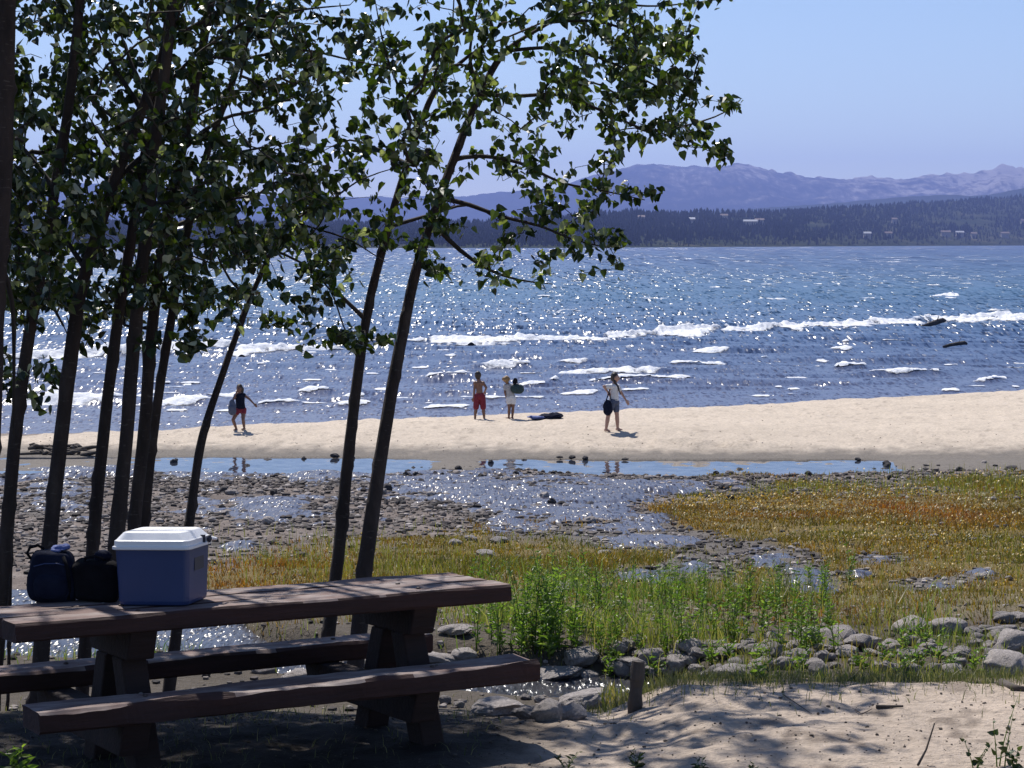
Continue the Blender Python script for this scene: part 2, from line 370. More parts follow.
def foam(x0,y0,x1,y1,ap,h,k,dx,dy,thr):
    global nb
    L=abs(x1-x0);nx=max(8,int(L/dx));bk=.45
    ny=max(5,int((ap+bk)/dy))
    T,Vv=np.meshgrid(np.linspace(-.12,1.12,nx),np.linspace(-ap,bk,ny));x=x0+(x1-x0)*T
    wob=.5*fbm(x*.3,x*0+y0,3,87)
    y=y0+(y1-y0)*T+wob+Vv
    nn=fbm(x*.55,y*.28,3,101+k);fine=fbm(x*3.1,y*1.1,4,131+k);apn=.35+.65*np.clip(.5+fbm(x*.5+k,x*0,3,151+k)*1.6,0,1)
    edge=sst(-.12,.3,T)*sst(-.12,.3,1-T)*(.55+.55*sst(-.35,.25,fbm(x*.22,x*0+k*3.1,3,171)))
    front=np.where(Vv<0,1+Vv/(ap*apn),1-Vv/bk)
    msk=np.minimum(edge*1.5,1)*1.0+np.clip(front,-1,1)*.95+nn*.55+fine*.75-thr
    z=wav(x.ravel(),y.ravel()).reshape(x.shape)+.02+np.clip(msk,0,.5)*.16*(h/.3)*(.3+1.3*np.clip(fine+.35,0,1))
    i=np.arange(ny-1)[:,None]*nx+np.arange(nx-1)[None]
    q=np.stack([i,i+1,i+nx+1,i+nx],-1).reshape(-1,4);q=q[(msk>-.16).ravel()[q].sum(1)>=3]
    if len(q):
        FV.append(np.stack([x.ravel(),y.ravel(),z.ravel()],1));FF.append(q+nb);FC.append(np.clip(msk.ravel(),-.5,1));nb+=x.size
for k,(x0,y0,x1,y1,th,h) in enumerate(brk):
    mpp=y0*y0/(F*CAMZ);foam(x0,y0,x1,y1,max(.6,(th-h*F/y0*.6)*mpp*.68),h,k,.06,.12,1.16)
# small white flecks between the breakers: whitecaps, and sun sparkles drawn as foam
rf=np.random.default_rng(19)
for k in range(110):
    px=rf.uniform(-40,1060);py=rf.uniform(300,412);
    (x0,y0)=lake_xy(px,py);L=rf.uniform(.15,.9)
    if y0>shore(np.array([x0]))[0]+2:foam(float(x0),float(y0),float(x0)+L,float(y0),rf.uniform(.2,.6),.10,200+k,.04,.08,1.3)
for k in range(150):
    px=rf.uniform(-40,1060);py=rf.uniform(252,300)
    (x0,y0)=lake_xy(px,py);L=rf.uniform(.25,1.)*(1+y0/400)
    foam(float(x0),float(y0),float(x0)+L,float(y0),rf.uniform(.3,1.)*(y0/150)**1.5,.15,400+k,.06*(1+y0/300),.2*(y0/150)**1.5,1.2)
V=np.concatenate(FV);Fc=np.concatenate(FF);u,inv=np.unique(Fc,return_inverse=True)
t=NT('wave_foam');a_=t.n('ShaderNodeAttribute',attribute_name='Col');v=t.coord()
al=t.math('ADD',t.math('MULTIPLY_ADD',a_.outputs['Fac'],6.4,-1.15),t.math('MULTIPLY_ADD',t.noise(2.6,6,.7,t.coord((1,.5,1))),3.2,-1.75))
al=t.math('MINIMUM',t.math('MAXIMUM',al,0.),1.)
p=t.n('ShaderNodeBsdfPrincipled');t.set(p,'Base Color',t.ramp(t.noise(3.5,6,.65,v),[(.3,(.50,.54,.62)),(.65,(.86,.86,.88))]));t.set(p,'Roughness',.9);t.l(t.bump(t.noise(6,6,.6,v),.06),p.inputs['Normal'])
tr=t.n('ShaderNodeBsdfTransparent');mx=t.n('ShaderNodeMixShader');t.l(al,mx.inputs[0]);t.l(tr.outputs[0],mx.inputs[1]);t.l(p.outputs[0],mx.inputs[2]);t.l(mx.outputs[0],t.out.inputs[0]);M['foam']=t.m
fc=np.repeat(np.concatenate(FC)[u][:,None]*.5+.25,3,1)
tag(mesh_np('surf_foam_and_glints',V[u],inv.reshape(-1,4),M['foam'],None,True,fc),kind='stuff')

# ------------------------------------------------------------------ far shore, hills, mountains
FSD_X=[-200,560,800,1024,1300];FSD=[2150,2150,3000,4200,4600]
def ridge(name,prof,d0,d1,zamp,mat,seed,n=700,m=60,x0=-500,x1=1500,back=1.0):
    px=np.linspace(x0,x1,n);ytop=np.interp(px,[p[0] for p in prof],[p[1] for p in prof])
    top=at(px,ytop,d1);H=top[:,2]
    tt=np.linspace(0,1,m)
    X=np.zeros((m+6,n));Yy=X.copy();Zz=X.copy()
    for j,t_ in enumerate(np.concatenate([tt,1+np.linspace(.05,.24,6)])):
        dd=d0+(d1-d0)*t_
        X[j]=(px-512)/F*dd;Yy[j]=dd
        s_=np.where(t_<=1,t_**.9,max(0,1-(t_-1)*3))
        Zz[j]=-1+(H+1)*s_
        if t_>0 and zamp:
            k=zamp*min(1,t_*3)
            Zz[j]+=k*(fbm(X[j]*.0016,np.full(n,dd)*.0016,5,seed,.55)*.8+np.abs(fbm(X[j]*.003,np.full(n,dd)*.0011,4,seed+5))*-.5)*(1-.75*sst(.8,1,t_)*(t_<=1))*(t_<=1)
            if t_==1:Zz[j]+=zamp*.26*fbm(px*.11,px*0,5,seed+9,.65)*np.interp(px,[600,760],[.35,1])
    i=np.arange(m+5)[:,None]*n+np.arange(n-1)[None]
    return tag(mesh_np(name,np.stack([X.ravel(),Yy.ravel(),Zz.ravel()],1),np.stack([i,i+1,i+n+1,i+n],-1).reshape(-1,4),mat,None,True),kind='structure')
t=NT('granite_mountain');v=t.coord()
n1=t.noise(.0045,8,.66,v);n2=t.noise(.022,7,.7,t.coord((1,.25,.45)))
sep=t.n('ShaderNodeSeparateXYZ');g_=t.n('ShaderNodeNewGeometry');t.l(g_.outputs['Position'],sep.inputs[0])
hi=t.math('MULTIPLY_ADD',sep.outputs[2],1/420.,-.42);xr=t.math('MULTIPLY_ADD',sep.outputs[0],1/9000.,-.06)
f=t.math('ADD',t.math('ADD',n1,t.math('MULTIPLY_ADD',n2,1.1,-.55)),t.math('ADD',t.math('MULTIPLY',hi,.30),xr))
c=t.ramp(f,[(.0,(.022,.032,.032)),(.64,(.020,.026,.034)),(.80,(.085,.08,.08)),(.97,(.27,.25,.24))])
t.pr(Base_Color=c,Roughness=.95,Specular_IOR_Level=0.);M['mountain']=t.m
M['hill']=simple('forested_hill',(.014,.022,.016),(.030,.040,.024),.02,.95,0,spec=0.)
ridge('mountain_range',[(-500,168),(0,178),(80,183),(150,184),(250,193),(350,197),(452,196),(520,190),(560,186),(590,174),(620,166),(650,162),(690,166.5),(715,167),(735,163.5),(765,168),(800,174),(835,178),(870,177),(900,178),(930,175),(955,173),(985,170),(996,164),(1006,165),(1015,167),(1024,166),(1150,160),(1500,170)],
   10500,13500,110,M['mountain'],201)
ridge('middle_ridge',[(-500,226),(500,226),(640,214),(750,209),(830,203),(880,198),(940,194),(985,195),(1024,187),(1200,180),(1500,178)],7200,8800,18,M['hill'],221,500,30)
# nearer wooded shore
fpx=np.array([-500,0,200,300,452,560,590,700,800,900,1024,1250,1500]);fty=np.array([226,226,225,226,226,219,215,214,211.5,205,197,187,185])
def fs_h(px,t_):
    d1=np.interp(px,FSD_X,FSD)*1.35+250
    H=at(px,np.interp(px,fpx,fty),d1)[...,2]
    return H*np.clip(t_,0,1)**1.1,d1
px=np.linspace(-500,1500,300);m=40;tt=np.concatenate([[-.03],np.linspace(0,1,m-5),[1.1,1.3,1.6,2.]])
X=[];Yy=[];Zz=[]
for t_ in tt:
    H,d1=fs_h(px,t_);d0=np.interp(px,FSD_X,FSD);dd=d0+(d1-d0)*t_
    z=1.+H+3*fbm(px*.05,px*0+t_*9,4,231)*max(0,min(1,t_))
    if t_<0:z=z*0-.8
    if t_>1:z=z*(1-(t_-1)*.9)
    X.append((px-512)/F*dd);Yy.append(dd);Zz.append(z)
n=len(px);i=np.arange(m-1)[:,None]*n+np.arange(n-1)[None]
t=NT('far_shore_soil');v=t.coord()
t.pr(Base_Color=t.ramp(t.noise(.012,6,.6,v),[(.35,(.018,.026,.016)),(.58,(.04,.045,.022)),(.75,(.10,.09,.06))]),Roughness=.95,Specular_IOR_Level=0.)
tag(mesh_np('far_shore',np.stack([np.concatenate(X),np.concatenate(Yy),np.concatenate(Zz)],1),np.stack([i,i+1,i+n+1,i+n],-1).reshape(-1,4),t.m,None,True),kind='structure')
CLEAR=[(815,226,20,2),(960,223,36,2.5),(985,217,20,2),(748,226,8,1.5)]
N=34000
tp=rng.uniform(-480,1480,N);ts=rng.uniform(0,1.06,N)**.8
H,d1=fs_h(tp,ts);d0=np.interp(tp,FSD_X,FSD);dd=d0+(d1-d0)*ts
x=(tp-512)/F*dd;hh=rng.uniform(4,11,N)*(.75+.6*vn(tp*.06,ts*8,233))*np.where(ts<.12,.6,1)
_,yy=pix(x,dd,1+H)
ok=np.ones(N,bool)
for a,b,w,h in CLEAR:ok&=((tp-a)/w)**2+((yy-b)/h)**2>1
x,dd,H,hh=x[ok],dd[ok],H[ok],hh[ok];N=len(x);ns=6
ang=np.arange(ns)/ns*2*np.pi;Vt=[]
w=hh*rng.uniform(.14,.26,N)
rings=[(0.05,.75),(.12,1.),(.5,.62),(.52,.8),(1.,.03)]
for fz,fr in rings:
    jr=w[:,None]*fr*rng.uniform(.7,1.3,(N,ns))
    Vt.append(np.stack([x[:,None]+jr*np.cos(ang),dd[:,None]+jr*np.sin(ang),np.broadcast_to((H+hh*fz)[:,None],(N,ns))],-1))
V=np.stack(Vt,1).reshape(N,-1,3);q=[]
for r_ in range(len(rings)-1):
    for k in range(ns):q.append((r_*ns+k,r_*ns+(k+1)%ns,(r_+1)*ns+(k+1)%ns,(r_+1)*ns+k))
q=np.array(q);Fc=(q[None]+(np.arange(N)*ns*len(rings))[:,None,None]).reshape(-1,4)
M['conifer']=foliage('far_conifer',[(.010,.014,.014),(.016,.022,.018),(.026,.032,.024)],.05,None,.9,0.)
tag(mesh_np('far_conifer_wood',V.reshape(-1,3),Fc,M['conifer']),kind='stuff')
M['housewall']=simple('pale_house_wall',(.28,.24,.20),(.38,.33,.28),.3,.8);M['houseroof']=simple('brown_house_roof',(.10,.07,.06),(.16,.11,.09),.3,.8);M['roofmetal']=simple('light_metal_roof',(.32,.33,.35),(.42,.42,.44),.3,.4)
HS=[(640,221,13,'small pale lakeside house among the pines, leftmost on the far shore'),(748,225,30,'large pale house with a bright roof in a gap of the far wood'),(757,223.5,20,'smaller house just right of the large pale one in the far wood gap'),
 (722,219,16,'pale cabin high in the far wood left of the large house'),(690,223,12,'tiny pale cabin in the far wood left of centre gap'),(891,222,13,'small bright roofed house alone in the middle of the far slope'),
 (942,235,24,'long low house with light roof near the far waterline'),(956,235.5,20,'low house right beside the long light roofed one near the waterline'),(1001,236,22,'low house with pale roof at the far waterline near right edge'),(1020,223,18,'pale house uphill at the right edge of the far wood'),(864,237,16,'small brown roofed lakeside house left of the long low one'),(885,236.5,16,'brown roofed house on the waterline between two others'),(970,236.5,14,'small reddish boathouse at the far waterline')]
for k,(hx,hy,wm,lab) in enumerate(HS):
    tsamp=np.linspace(0,1,80);Hh,dd1=fs_h(np.full(80,float(hx)),tsamp);dd0=np.interp(hx,FSD_X,FSD);dds=dd0+(dd1-dd0)*tsamp
    _,ys=pix((hx-512)/F*dds,dds,2+Hh);j=int(np.argmin(np.abs(ys-hy)))
    e=empty('house',((hx-512)/F*dds[j],dds[j]-24,Hh[j]+6),lab,'house','houses among the trees on the far shore')
    w=wm*.36;MB().box(-w,w,-5,5,-9,1.5).build('wall',M['housewall'],e)
    MB().add([(-w-.8,-6,1.6),(w+.8,-6,1.6),(w+.8,6,1.6),(-w-.8,6,1.6),(-w-.8,0,4.5),(w+.8,0,4.5)],[(0,1,5,4),(2,3,4,5),(0,4,3),(1,2,5),(3,2,1,0)]).build('roof',M['roofmetal' if k%3==1 else 'houseroof'],e)
# ------------------------------------------------------------------ rocks
def rock_mesh(seed,flat=.7,rough=.22,mat='rock',ang=False):
    import bmesh
    bm=bmesh.new();bmesh.ops.create_icosphere(bm,subdivisions=4,radius=1.)
    rs=np.random.default_rng(seed);o=rs.uniform(0,50,3)
    planes=[Vector(rs.normal(size=3)).normalized() for _ in range(12 if ang else 7)]
    for v in bm.verts:
        p=v.co.copy()
        k=1.
        for n_ in planes:
            dd=p.dot(n_)
            lim=.72 if ang else .82
            if dd>lim:p-=n_*(dd-lim)*.9
        q=p*1.6
        h=float(fbm(np.array([q.x+o[0]+q.z*.7]),np.array([q.y+o[1]-q.z*.6]),4,seed)[0])
        p*=1+rough*h
        v.co=Vector((p.x,p.y,p.z*flat))
    me=bpy.data.meshes.new('rock');bm.to_mesh(me);bm.free()
    me.polygons.foreach_set('use_smooth',[not ang]*len(me.polygons));me.materials.append(M[mat]);return me
RM=[rock_mesh(300+i,random.uniform(.6,.85),.3) for i in range(6)]+[rock_mesh(320+i,random.uniform(.5,.75),.28,'rock',True) for i in range(4)]
RD=[rock_mesh(340+i,random.uniform(.6,.9),.35,'rock_dark') for i in range(4)]
def rock(px,py,w,label,group,h=None,mesh=None,sink=.25,rz=None,sy=1.):
    """px,py = foot of the rock in the photograph, w = its width there"""
    p=ground_at(px,py);w=w*(1.2 if group==GB or group is None else 1.);s=w/2*p.y/F
    o=bpy.data.objects.new('rock',mesh or RM[rng.integers(len(RM))]);COL.objects.link(o)
    hz=s*rng.uniform(.8,1.2) if h is None else h*.72*p.y/F
    o.scale=(s,s*sy,hz);o.rotation_euler=(rng.uniform(-.15,.15),rng.uniform(-.15,.15),rng.uniform(0,6.3) if rz is None else rz)
    o.location=(p.x,p.y,p.z+hz*(1-sink)*.55)
    return tag(o,label,'rock',group)
GB='rocks in the low bank beyond the sand'
B1='grey weathered rock in the low grassy rock bank beyond the sand'
NR=[(948,633,36,20,RM[0],'large pale rounded boulder standing clear in the grass right of centre bank'),
 (1005,672,40,28,RM[1],'big rounded boulder with dark shaded face at the right end of the bank'),
 (1018,655,38,34,RM[2],'dark boulder leaning behind the big rounded one at right frame edge'),
 (998,636,32,16,RM[6],'flat topped grey slab above the rounded boulder at right'),
 (690,652,24,20,RM[3],'upright pale grey rock at the left of the bank in tall grass'),
 (838,644,32,26,RM[7],'dark jagged rock in the middle of the bank, left of a pair'),
 (862,648,34,24,RM[8],'dark craggy rock in the middle of the bank, right of a pair'),
 (807,643,24,20,RM[4],'smooth pale grey rock just left of the dark jagged pair'),
 (908,631,30,18,RM[5],'pale rock half hidden behind grass left of the large boulder'),
 (961,660,20,18,RM[9],'grey rock with leaves around it below the large pale boulder'),
 (638,668,40,15,RM[6],'flat pale slab behind the wooden post'),
 (585,708,46,26,RM[7],'wedge shaped grey rock at the near edge of the stream'),
 (548,720,28,28,RM[0],'rounded brown grey rock beside the wedge shaped one at the stream'),
 (573,720,28,22,RM[9],'low angular rock right of the rounded one at the stream edge'),
 (525,719,22,22,RM[8],'small blocky rock at the left of the rounded stream rock'),
 (558,683,52,24,RM[6],'long block with dark front on the far bank of the stream'),
 (579,662,30,20,RM[3],'pale hump backed rock above the long block by the stream'),
 (590,683,20,18,RM[9],'small reddish grey rock right of the long block'),
 (496,714,44,22,RM[7],'rough ridged grey rock in the stream edge near the bench end'),
 (457,634,30,16,RM[8],'slanting pale stone lying in the grass right of the table end'),
 (568,590,22,12,RM[5],'pale stone in the green grass beside the leafy bush'),
 (464,659,24,13,RM[2],'dark stone on the stream bank just above the bench end'),
 (438,662,36,12,RM[4],'flat pale stone behind the front bench at the stream'),
 (420,655,20,12,RM[5],'small grey stone behind the bench left of the flat pale one'),
 (300,682,32,18,RM[0],'white topped rock in the stream seen under the table'),
 (262,672,24,12,RM[1],'dark rounded rock in the stream seen between table and bench'),
 (283,668,18,11,RM[3],'small pale rock beside the stream seen under the table'),
 (356,668,24,14,RM[4],'pale rock seen between the right legs of the table'),
 (385,660,22,14,RM[6],'grey rock just right of the right table legs')]
for px,py,w,h,me,lab in NR:rock(px,py,w,lab,None,h,me)
for px,py,w,h in [(676,664,20,14),(650,661,22,16),(732,652,26,13),(770,655,24,16),(720,648,14,11),(746,653,16,9),(732,675,34,16),(697,672,16,11),(676,673,14,11),(707,677,16,9),(796,665,18,10),(809,655,16,10),
 (830,652,14,11),(848,654,22,12),(893,651,22,15),(926,648,16,14),(975,643,13,10),(1005,622,20,12),(1018,620,22,12),(990,650,14,12),(892,671,18,11),(872,655,16,9),(655,676,18,12),(620,672,18,12),(608,664,14,9),(940,655,14,9),(985,632,13,9),(835,668,10,7),
 (780,668,12,7),(757,665,12,8),(917,656,12,8),(1012,640,14,10),(640,683,12,8),(690,664,12,8),(783,650,14,9),(880,646,12,8)]:
    rock(px,py,w,B1,GB,h)
for k in range(105):
    px=rng.uniform(610,1035);rock(px,rng.uniform(644,676)-(px>960)*12,rng.uniform(8,19),B1,GB)
B2='small stone at the edge of the stream behind the picnic table'
for k in range(60):
    px=rng.uniform(240,628);py=(684 if px>430 else 664)+rng.normal(0,4)+(rng.random()<.25)*20
    rock(px,py,rng.uniform(6,15),B2,'small stones edging the stream')
B3='dark stone at the edge of the still pond below the sandbar'
for px,py,w,h in [(268,463,14,9),(244,466,10,8),(350,462,10,8),(304,462,7,12),(335,459,12,7),(585,460,7,6),(625,464,8,5),(680,468,6,5),(708,466,6,5),(858,462,8,5),(926,466,8,4),(995,466,6,4),(1012,468,14,5),(560,462,8,5),(572,459,9,6),(524,462,8,6),(520,469,7,6),(546,480,9,8)]:
    rock(px,py,w*.85,B3,'dark stones around the pond',h*.55,RD[rng.integers(4)],.15)
for k in range(42):
    px=rng.uniform(150,960);rock(px,rng.normal(471,5),rng.uniform(4,9),B3,'dark stones around the pond',None,RD[rng.integers(4)],.2)
B4='stone lying in the wet stony flat between marsh grass and pond'
for px,py,w,h in [(487,556,20,9),(455,545,14,8),(470,541,16,8),(500,542,18,7),(607,590,14,10),(268,524,14,10),(315,515,10,8),(605,385+170,14,8),(835,575,12,5),(980,578,14,6),(1008,580,10,6),(660,570,14,8),(735,590,14,8),(590,523,16,9),(545,500,10,10)]:
    rock(px,py,w,B4,'stones on the wet flat',h)
for k in range(90):
    px=rng.uniform(0,760);py=rng.uniform(472,512)+(px<260)*rng.uniform(0,70)
    rock(px,py,rng.uniform(5,11),B4,'stones on the wet flat',None,RD[rng.integers(4)] if rng.random()<.45 else None)
# pebbles nobody could count
ico=np.array([(0,0,1)]+[(.894*math.cos(a),.894*math.sin(a),.447) for a in np.arange(5)*1.2566]+[(.894*math.cos(a),.894*math.sin(a),-.447) for a in np.arange(5)*1.2566+.628]+[(0,0,-1)])
icf=[(0,1+i,1+(i+1)%5) for i in range(5)]+[(1+i,6+i,1+(i+1)%5) for i in range(5)]+[(1+(i+1)%5,6+i,6+(i+1)%5) for i in range(5)]+[(11,6+(i+1)%5,6+i) for i in range(5)]
def pebbles(name,x,y,s,mat,sink=.3):
    N=len(x);z=terr(x,y)
    V=ico[None]*rng.uniform(.65,1.25,(N,12,1))*np.stack([s*rng.uniform(.8,1.3,N),s*rng.uniform(.8,1.3,N),s*rng.uniform(.45,.8,N)],-1)[:,None]
    V=V+np.stack([x,y,z+s*(.5-sink)],-1)[:,None]
    Fc=(np.array(icf)[None]+(np.arange(N)*12)[:,None,None]).reshape(-1,3)
    return tag(mesh_np(name,V.reshape(-1,3),Fc,mat),kind='stuff')
M['pebble']=foliage('pebble',[(.022,.019,.02),(.05,.042,.04),(.09,.075,.07),(.14,.118,.105),(.22,.19,.172),(.36,.32,.30)],0.,None,.85,.3)
def sample(N,y0,y1,fn,xw=.28):
    y=np.sqrt(rng.uniform(y0*y0,y1*y1,N));x=rng.uniform(-1,1,N)*(xw*y+1)
    z=base(x,y);px,py=pix(x,y,z);k=rng.random(N)<np.clip(fn(x,y,px,py),0,1)
    return x[k],y[k],px[k],py[k]
gb=lambda px:np.interp(px,[0,120,200,290,450,520,640,700,1024],[655,640,565,542,530,516,503,484,476])
x,y,_,_=sample(60000,19,46.,lambda x,y,px,py:((1-sst(-10,25,py-gb(px)+fbm(x*.7,y*.7,3,61)*25)*.95)*(.25+.9*np.clip(.5+1.3*fbm(x*.5,y*.5,3,405),0,1))+.9*sst(.25,.6,puds(px,py))*(y<43.5))*(1-.93*sst(43.4,44.2,y)))
pebbles('pebbles',x,y,(.010+.05*rng.random(len(x))**4)*np.clip(.6+y/60,0,2),M['pebble'])
x,y,_,_=sample(2600,13.2,19,lambda x,y,px,py:.6+0*x);pebbles('stream_gravel',x,y,rng.uniform(.008,.04,len(x)),M['pebble'])
x,y,_,_=sample(4500,9,12.6,lambda x,y,px,py:.5+.5*(px<540));pebbles('sand_debris',x,y,rng.uniform(.002,.005,len(x))+.008*rng.random(len(x))**6,M['drift'],.1)
x,y,_,_=sample(1500,48.3,64,lambda x,y,px,py:(y<shore(x)-1)*np.exp(-((y-49)/1.5)**2)+.08);pebbles('beach_debris',x,y,rng.uniform(.006,.018,len(x)),M['drift'],.1)

# ------------------------------------------------------------------ grass
def tintof(x,y):
    a=fbm(x*.30,y*.22,3,451)[:,None];b=fbm(x*.9+3,y*.6,3,453)[:,None]
    c=1+.55*np.clip(a,-1,1)*np.array([[-.75,.30,-.2]])+.5*np.clip(b,-1,1)*np.array([[.5,-.15,-.1]])
    return np.repeat(np.clip(c*(1+.35*fbm(x*2.1,y*1.6,3,457)[:,None]),.25,2),6,0)
def blades(name,x,y,h,w,mat,lean=.35,z0=-.01):
    N=len(x);z=terr(x,y)+z0;a=rng.uniform(0,6.283,N);b=rng.uniform(0,6.283,N)
    dx,dy=np.cos(a)*w/2,np.sin(a)*w/2;l=h*rng.uniform(.05,1,N)*lean;lx,ly=np.cos(b)*l,np.sin(b)*l
    P=[]
    for f,wf,lf in ((0,1,0),(.55,.8,.3),(1,.12,1)):
        cx,cy,cz=x+lx*lf,y+ly*lf,z+h*f*(1-.12*lf)
        P+= [np.stack([cx-dx*wf,cy-dy*wf,cz],-1),np.stack([cx+dx*wf,cy+dy*wf,cz],-1)]
    V=np.stack(P,1);q=np.array([(0,1,3,2),(2,3,5,4)])
    Fc=(q[None]+(np.arange(N)*6)[:,None,None]).reshape(-1,4)
    return tag(mesh_np(name,V.reshape(-1,3),Fc,mat,col=tintof(x,y)),kind='stuff')
clump=lambda x,y,s,k=1.:np.clip(.5+1.1*fbm(x*s,y*s,3,401)+0*x,0,1)
def pudmask(px,py):
    s=0
    for a,b,w,h in PUD:s=s+np.exp(-((px-a)/w)**2-((py-b)/h)**2)
    return 1-.93*sst(.28,.62,s+.3*fbm(px*.06,py*.12,3,95))
def rockbare(x,y):return 1-sst(.25,.6,fbm(x*.5+7,y*.5,3,433))*.6
# golden low marsh plants
def fg(x,y,px,py):return sst(-6,22,py-gb(px)+fbm(x*.7,y*.7,3,61)*18)*pudmask(px,py)*(.35+.65*clump(x,y,1.3))*rockbare(x,y)
x,y,px,py=sample(430000,17.5,46,fg)
hh=rng.uniform(.025,.085,len(x))*(.7+.9*vn(x*.6,y*.6,411))*(1+.8*sst(.2,.6,fbm(x*.3,y*.3,2,417)))
blades('golden_marsh_plants',x,y,hh,rng.uniform(.006,.02,len(x))*(y/28),M['grass_gold'],.8)
# olive tall strips: right rear, left behind the table
def fo(x,y,px,py):
    a=np.exp(-((px-340)/120)**2-((py-566)/20)**2)+1.0*np.exp(-((px-985)/90)**2-((py-487)/9)**2)+.5*np.exp(-((px-820)/90)**2-((py-492)/6)**2)+.45*np.exp(-((px-930)/130)**2-((py-590)/40)**2)+.3*np.exp(-((px-560)/150)**2-((py-575)/30)**2)+.8*np.exp(-((px-370)/90)**2-((py-622)/24)**2)
    return a*(.3+.7*clump(x,y,1.1))*pudmask(px,py)
x,y,px,py=sample(120000,17.5,46,fo)
blades('olive_marsh_grass',x,y,rng.uniform(.08,.26,len(x)),rng.uniform(.004,.008,len(x))*(y/22),M['grass_olive'],.35)
# tall green grass
def ft(x,y,px,py):
    a=np.exp(-((px-690)/120)**4-((py-618)/30)**4)+.8*np.exp(-((px-545)/70)**2-((py-622)/32)**2)+.25*np.exp(-((px-860)/90)**2-((py-630)/22)**2)+.3*np.exp(-((px-475)/60)**2-((py-640)/22)**2)
    return a*np.clip(.04+1.25*(clump(x,y,.9)-.22),.04,1)
x,y,px,py=sample(190000,16.,26,ft)
blades('tall_green_grass',x,y,rng.uniform(.08,.40,len(x))*(.5+.9*vn(x*.9,y*.9,421)),rng.uniform(.004,.010,len(x)),M['grass_green'],.75)
def flecks(name,x,y,s,h0,h1,mat):
    N=len(x);z=terr(x,y)+rng.uniform(h0,h1,N);a=rng.uniform(0,6.28,N);q=np.array([(-1,-1),(1,-1),(1,1),(-1,1)])
    V=np.stack([x[:,None]+s[:,None]*(q[:,0]*np.cos(a)[:,None]-q[:,1]*np.sin(a)[:,None]),y[:,None]+s[:,None]*(q[:,0]*np.sin(a)[:,None]+q[:,1]*np.cos(a)[:,None]),z[:,None]+s[:,None]*q[None,:,1]*.9],-1)
    return tag(mesh_np(name,V.reshape(-1,3),np.arange(N*4).reshape(-1,4),M[mat]),kind='stuff')
M['seed']=foliage('pale_seed_head',[(.28,.27,.12),(.40,.36,.2),(.5,.46,.3),(.2,.22,.08),(.35,.25,.1)],.3,(1,1,1,1))
x,y,px,py=sample(60000,16.,27,lambda x,y,px,py:ft(x,y,px,py)*.55)
flecks('grass_seed_heads',x,y,rng.uniform(.003,.0075,len(x)),.08,.34,'seed')
x,y,px,py=sample(60000,17.5,44,lambda x,y,px,py:fg(x,y,px,py)*.6)
flecks('marsh_seed_heads',x,y,rng.uniform(.004,.009,len(x))*(y/28),.02,.10,'seed')
# short grass along the edge of the sand and along the bank
def fe(x,y,px,py):
    e=12.75+.25*fbm(x*.9,x*0,3,431)
    return sst(.25,.8,x)*(np.exp(-((y-e)/.36)**2)*(.5+.7*clump(x,y,2.2))+.05*np.exp(-((y-e+.5)/.5)**2))
x,y,px,py=sample(90000,11,14.6,fe)
blades('short_edge_grass',x,y,rng.uniform(.03,.125,len(x)),rng.uniform(.0025,.006,len(x)),M['grass_dry'],.75)
def fb(x,y,px,py):return (py>640)*(px>600)*clump(x,y,1.5)*.8+.25*clump(x,y,1.5)*(px<600)*(y>15.5)
x,y,px,py=sample(30000,13.8,17.8,fb)
blades('bank_grass',x,y,rng.uniform(.05,.2,len(x)),rng.uniform(.005,.011,len(x)),M['grass_green'],.5)
def fu(x,y,px,py):return (px<610)*(.10+.5*np.clip(fbm(x*1.2,y*1.2,3,441),0,1))*np.where(px>480,.25,1)
x,y,px,py=sample(26000,9.5,14.6,fu,.27)
blades('shaded_ground_grass',x,y,rng.uniform(.02,.09,len(x)),rng.uniform(.003,.006,len(x)),M['grass_dry'],.9)
# flower heads
x,y,px,py=sample(42000,19,44,lambda x,y,px,py:fg(x,y,px,py)*.9*clump(x,y,.6)*np.where(px>600,1,.45))
N=len(x);s=rng.uniform(.005,.011,N)*(y/30);z=terr(x,y)+rng.uniform(.05,.14,N)
a=rng.uniform(0,6.28,N);q=np.array([(-1,-1),(1,-1),(1,1),(-1,1)]);
V=np.stack([x[:,None]+s[:,None]*(q[:,0]*np.cos(a)[:,None]-q[:,1]*np.sin(a)[:,None]),y[:,None]+s[:,None]*(q[:,0]*np.sin(a)[:,None]+q[:,1]*np.cos(a)[:,None]),z[:,None]+s[:,None]*q[None,:,1]*.8],-1)
tag(mesh_np('yellow_wildflowers',V.reshape(-1,3),np.arange(N*4).reshape(-1,4),M['petal']),kind='stuff')

# ------------------------------------------------------------------ leaves, trees
HEART=np.array([(0,0,0),(.26,-.03,.07),(.43,.18,.12),(.29,.54,.08),(.03,1.02,-.10),(-.31,.52,.05),(-.42,.20,.11),(-.28,-.02,.09),(0,.35,-.03)])
HF=np.array([(0,1,2,8),(8,2,3,4),(8,4,5,6),(0,8,6,7)])
LANCE=np.array([(0,0,0),(.10,.15,.03),(.15,.4,.04),(.09,.75,.02),(0,1,-.12),(-.09,.75,.02),(-.15,.4,.04),(-.10,.15,.03),(0,.4,0)])
def leafverts(P,D,size,tpl,rs,tilt=1.):
    """one leaf per row: P root, D tip direction"""
    N=len(P);D=D/np.linalg.norm(D,axis=1,keepdims=True)
    r=rs.normal(size=(N,3));S=np.cross(D,r);S/=np.linalg.norm(S,axis=1,keepdims=True);Nn=np.cross(S,D)
    t=tpl[None]*size[:,None,None]
    return P[:,None]+t[...,0:1]*S[:,None]+t[...,1:2]*D[:,None]+t[...,2:3]*Nn[:,None]
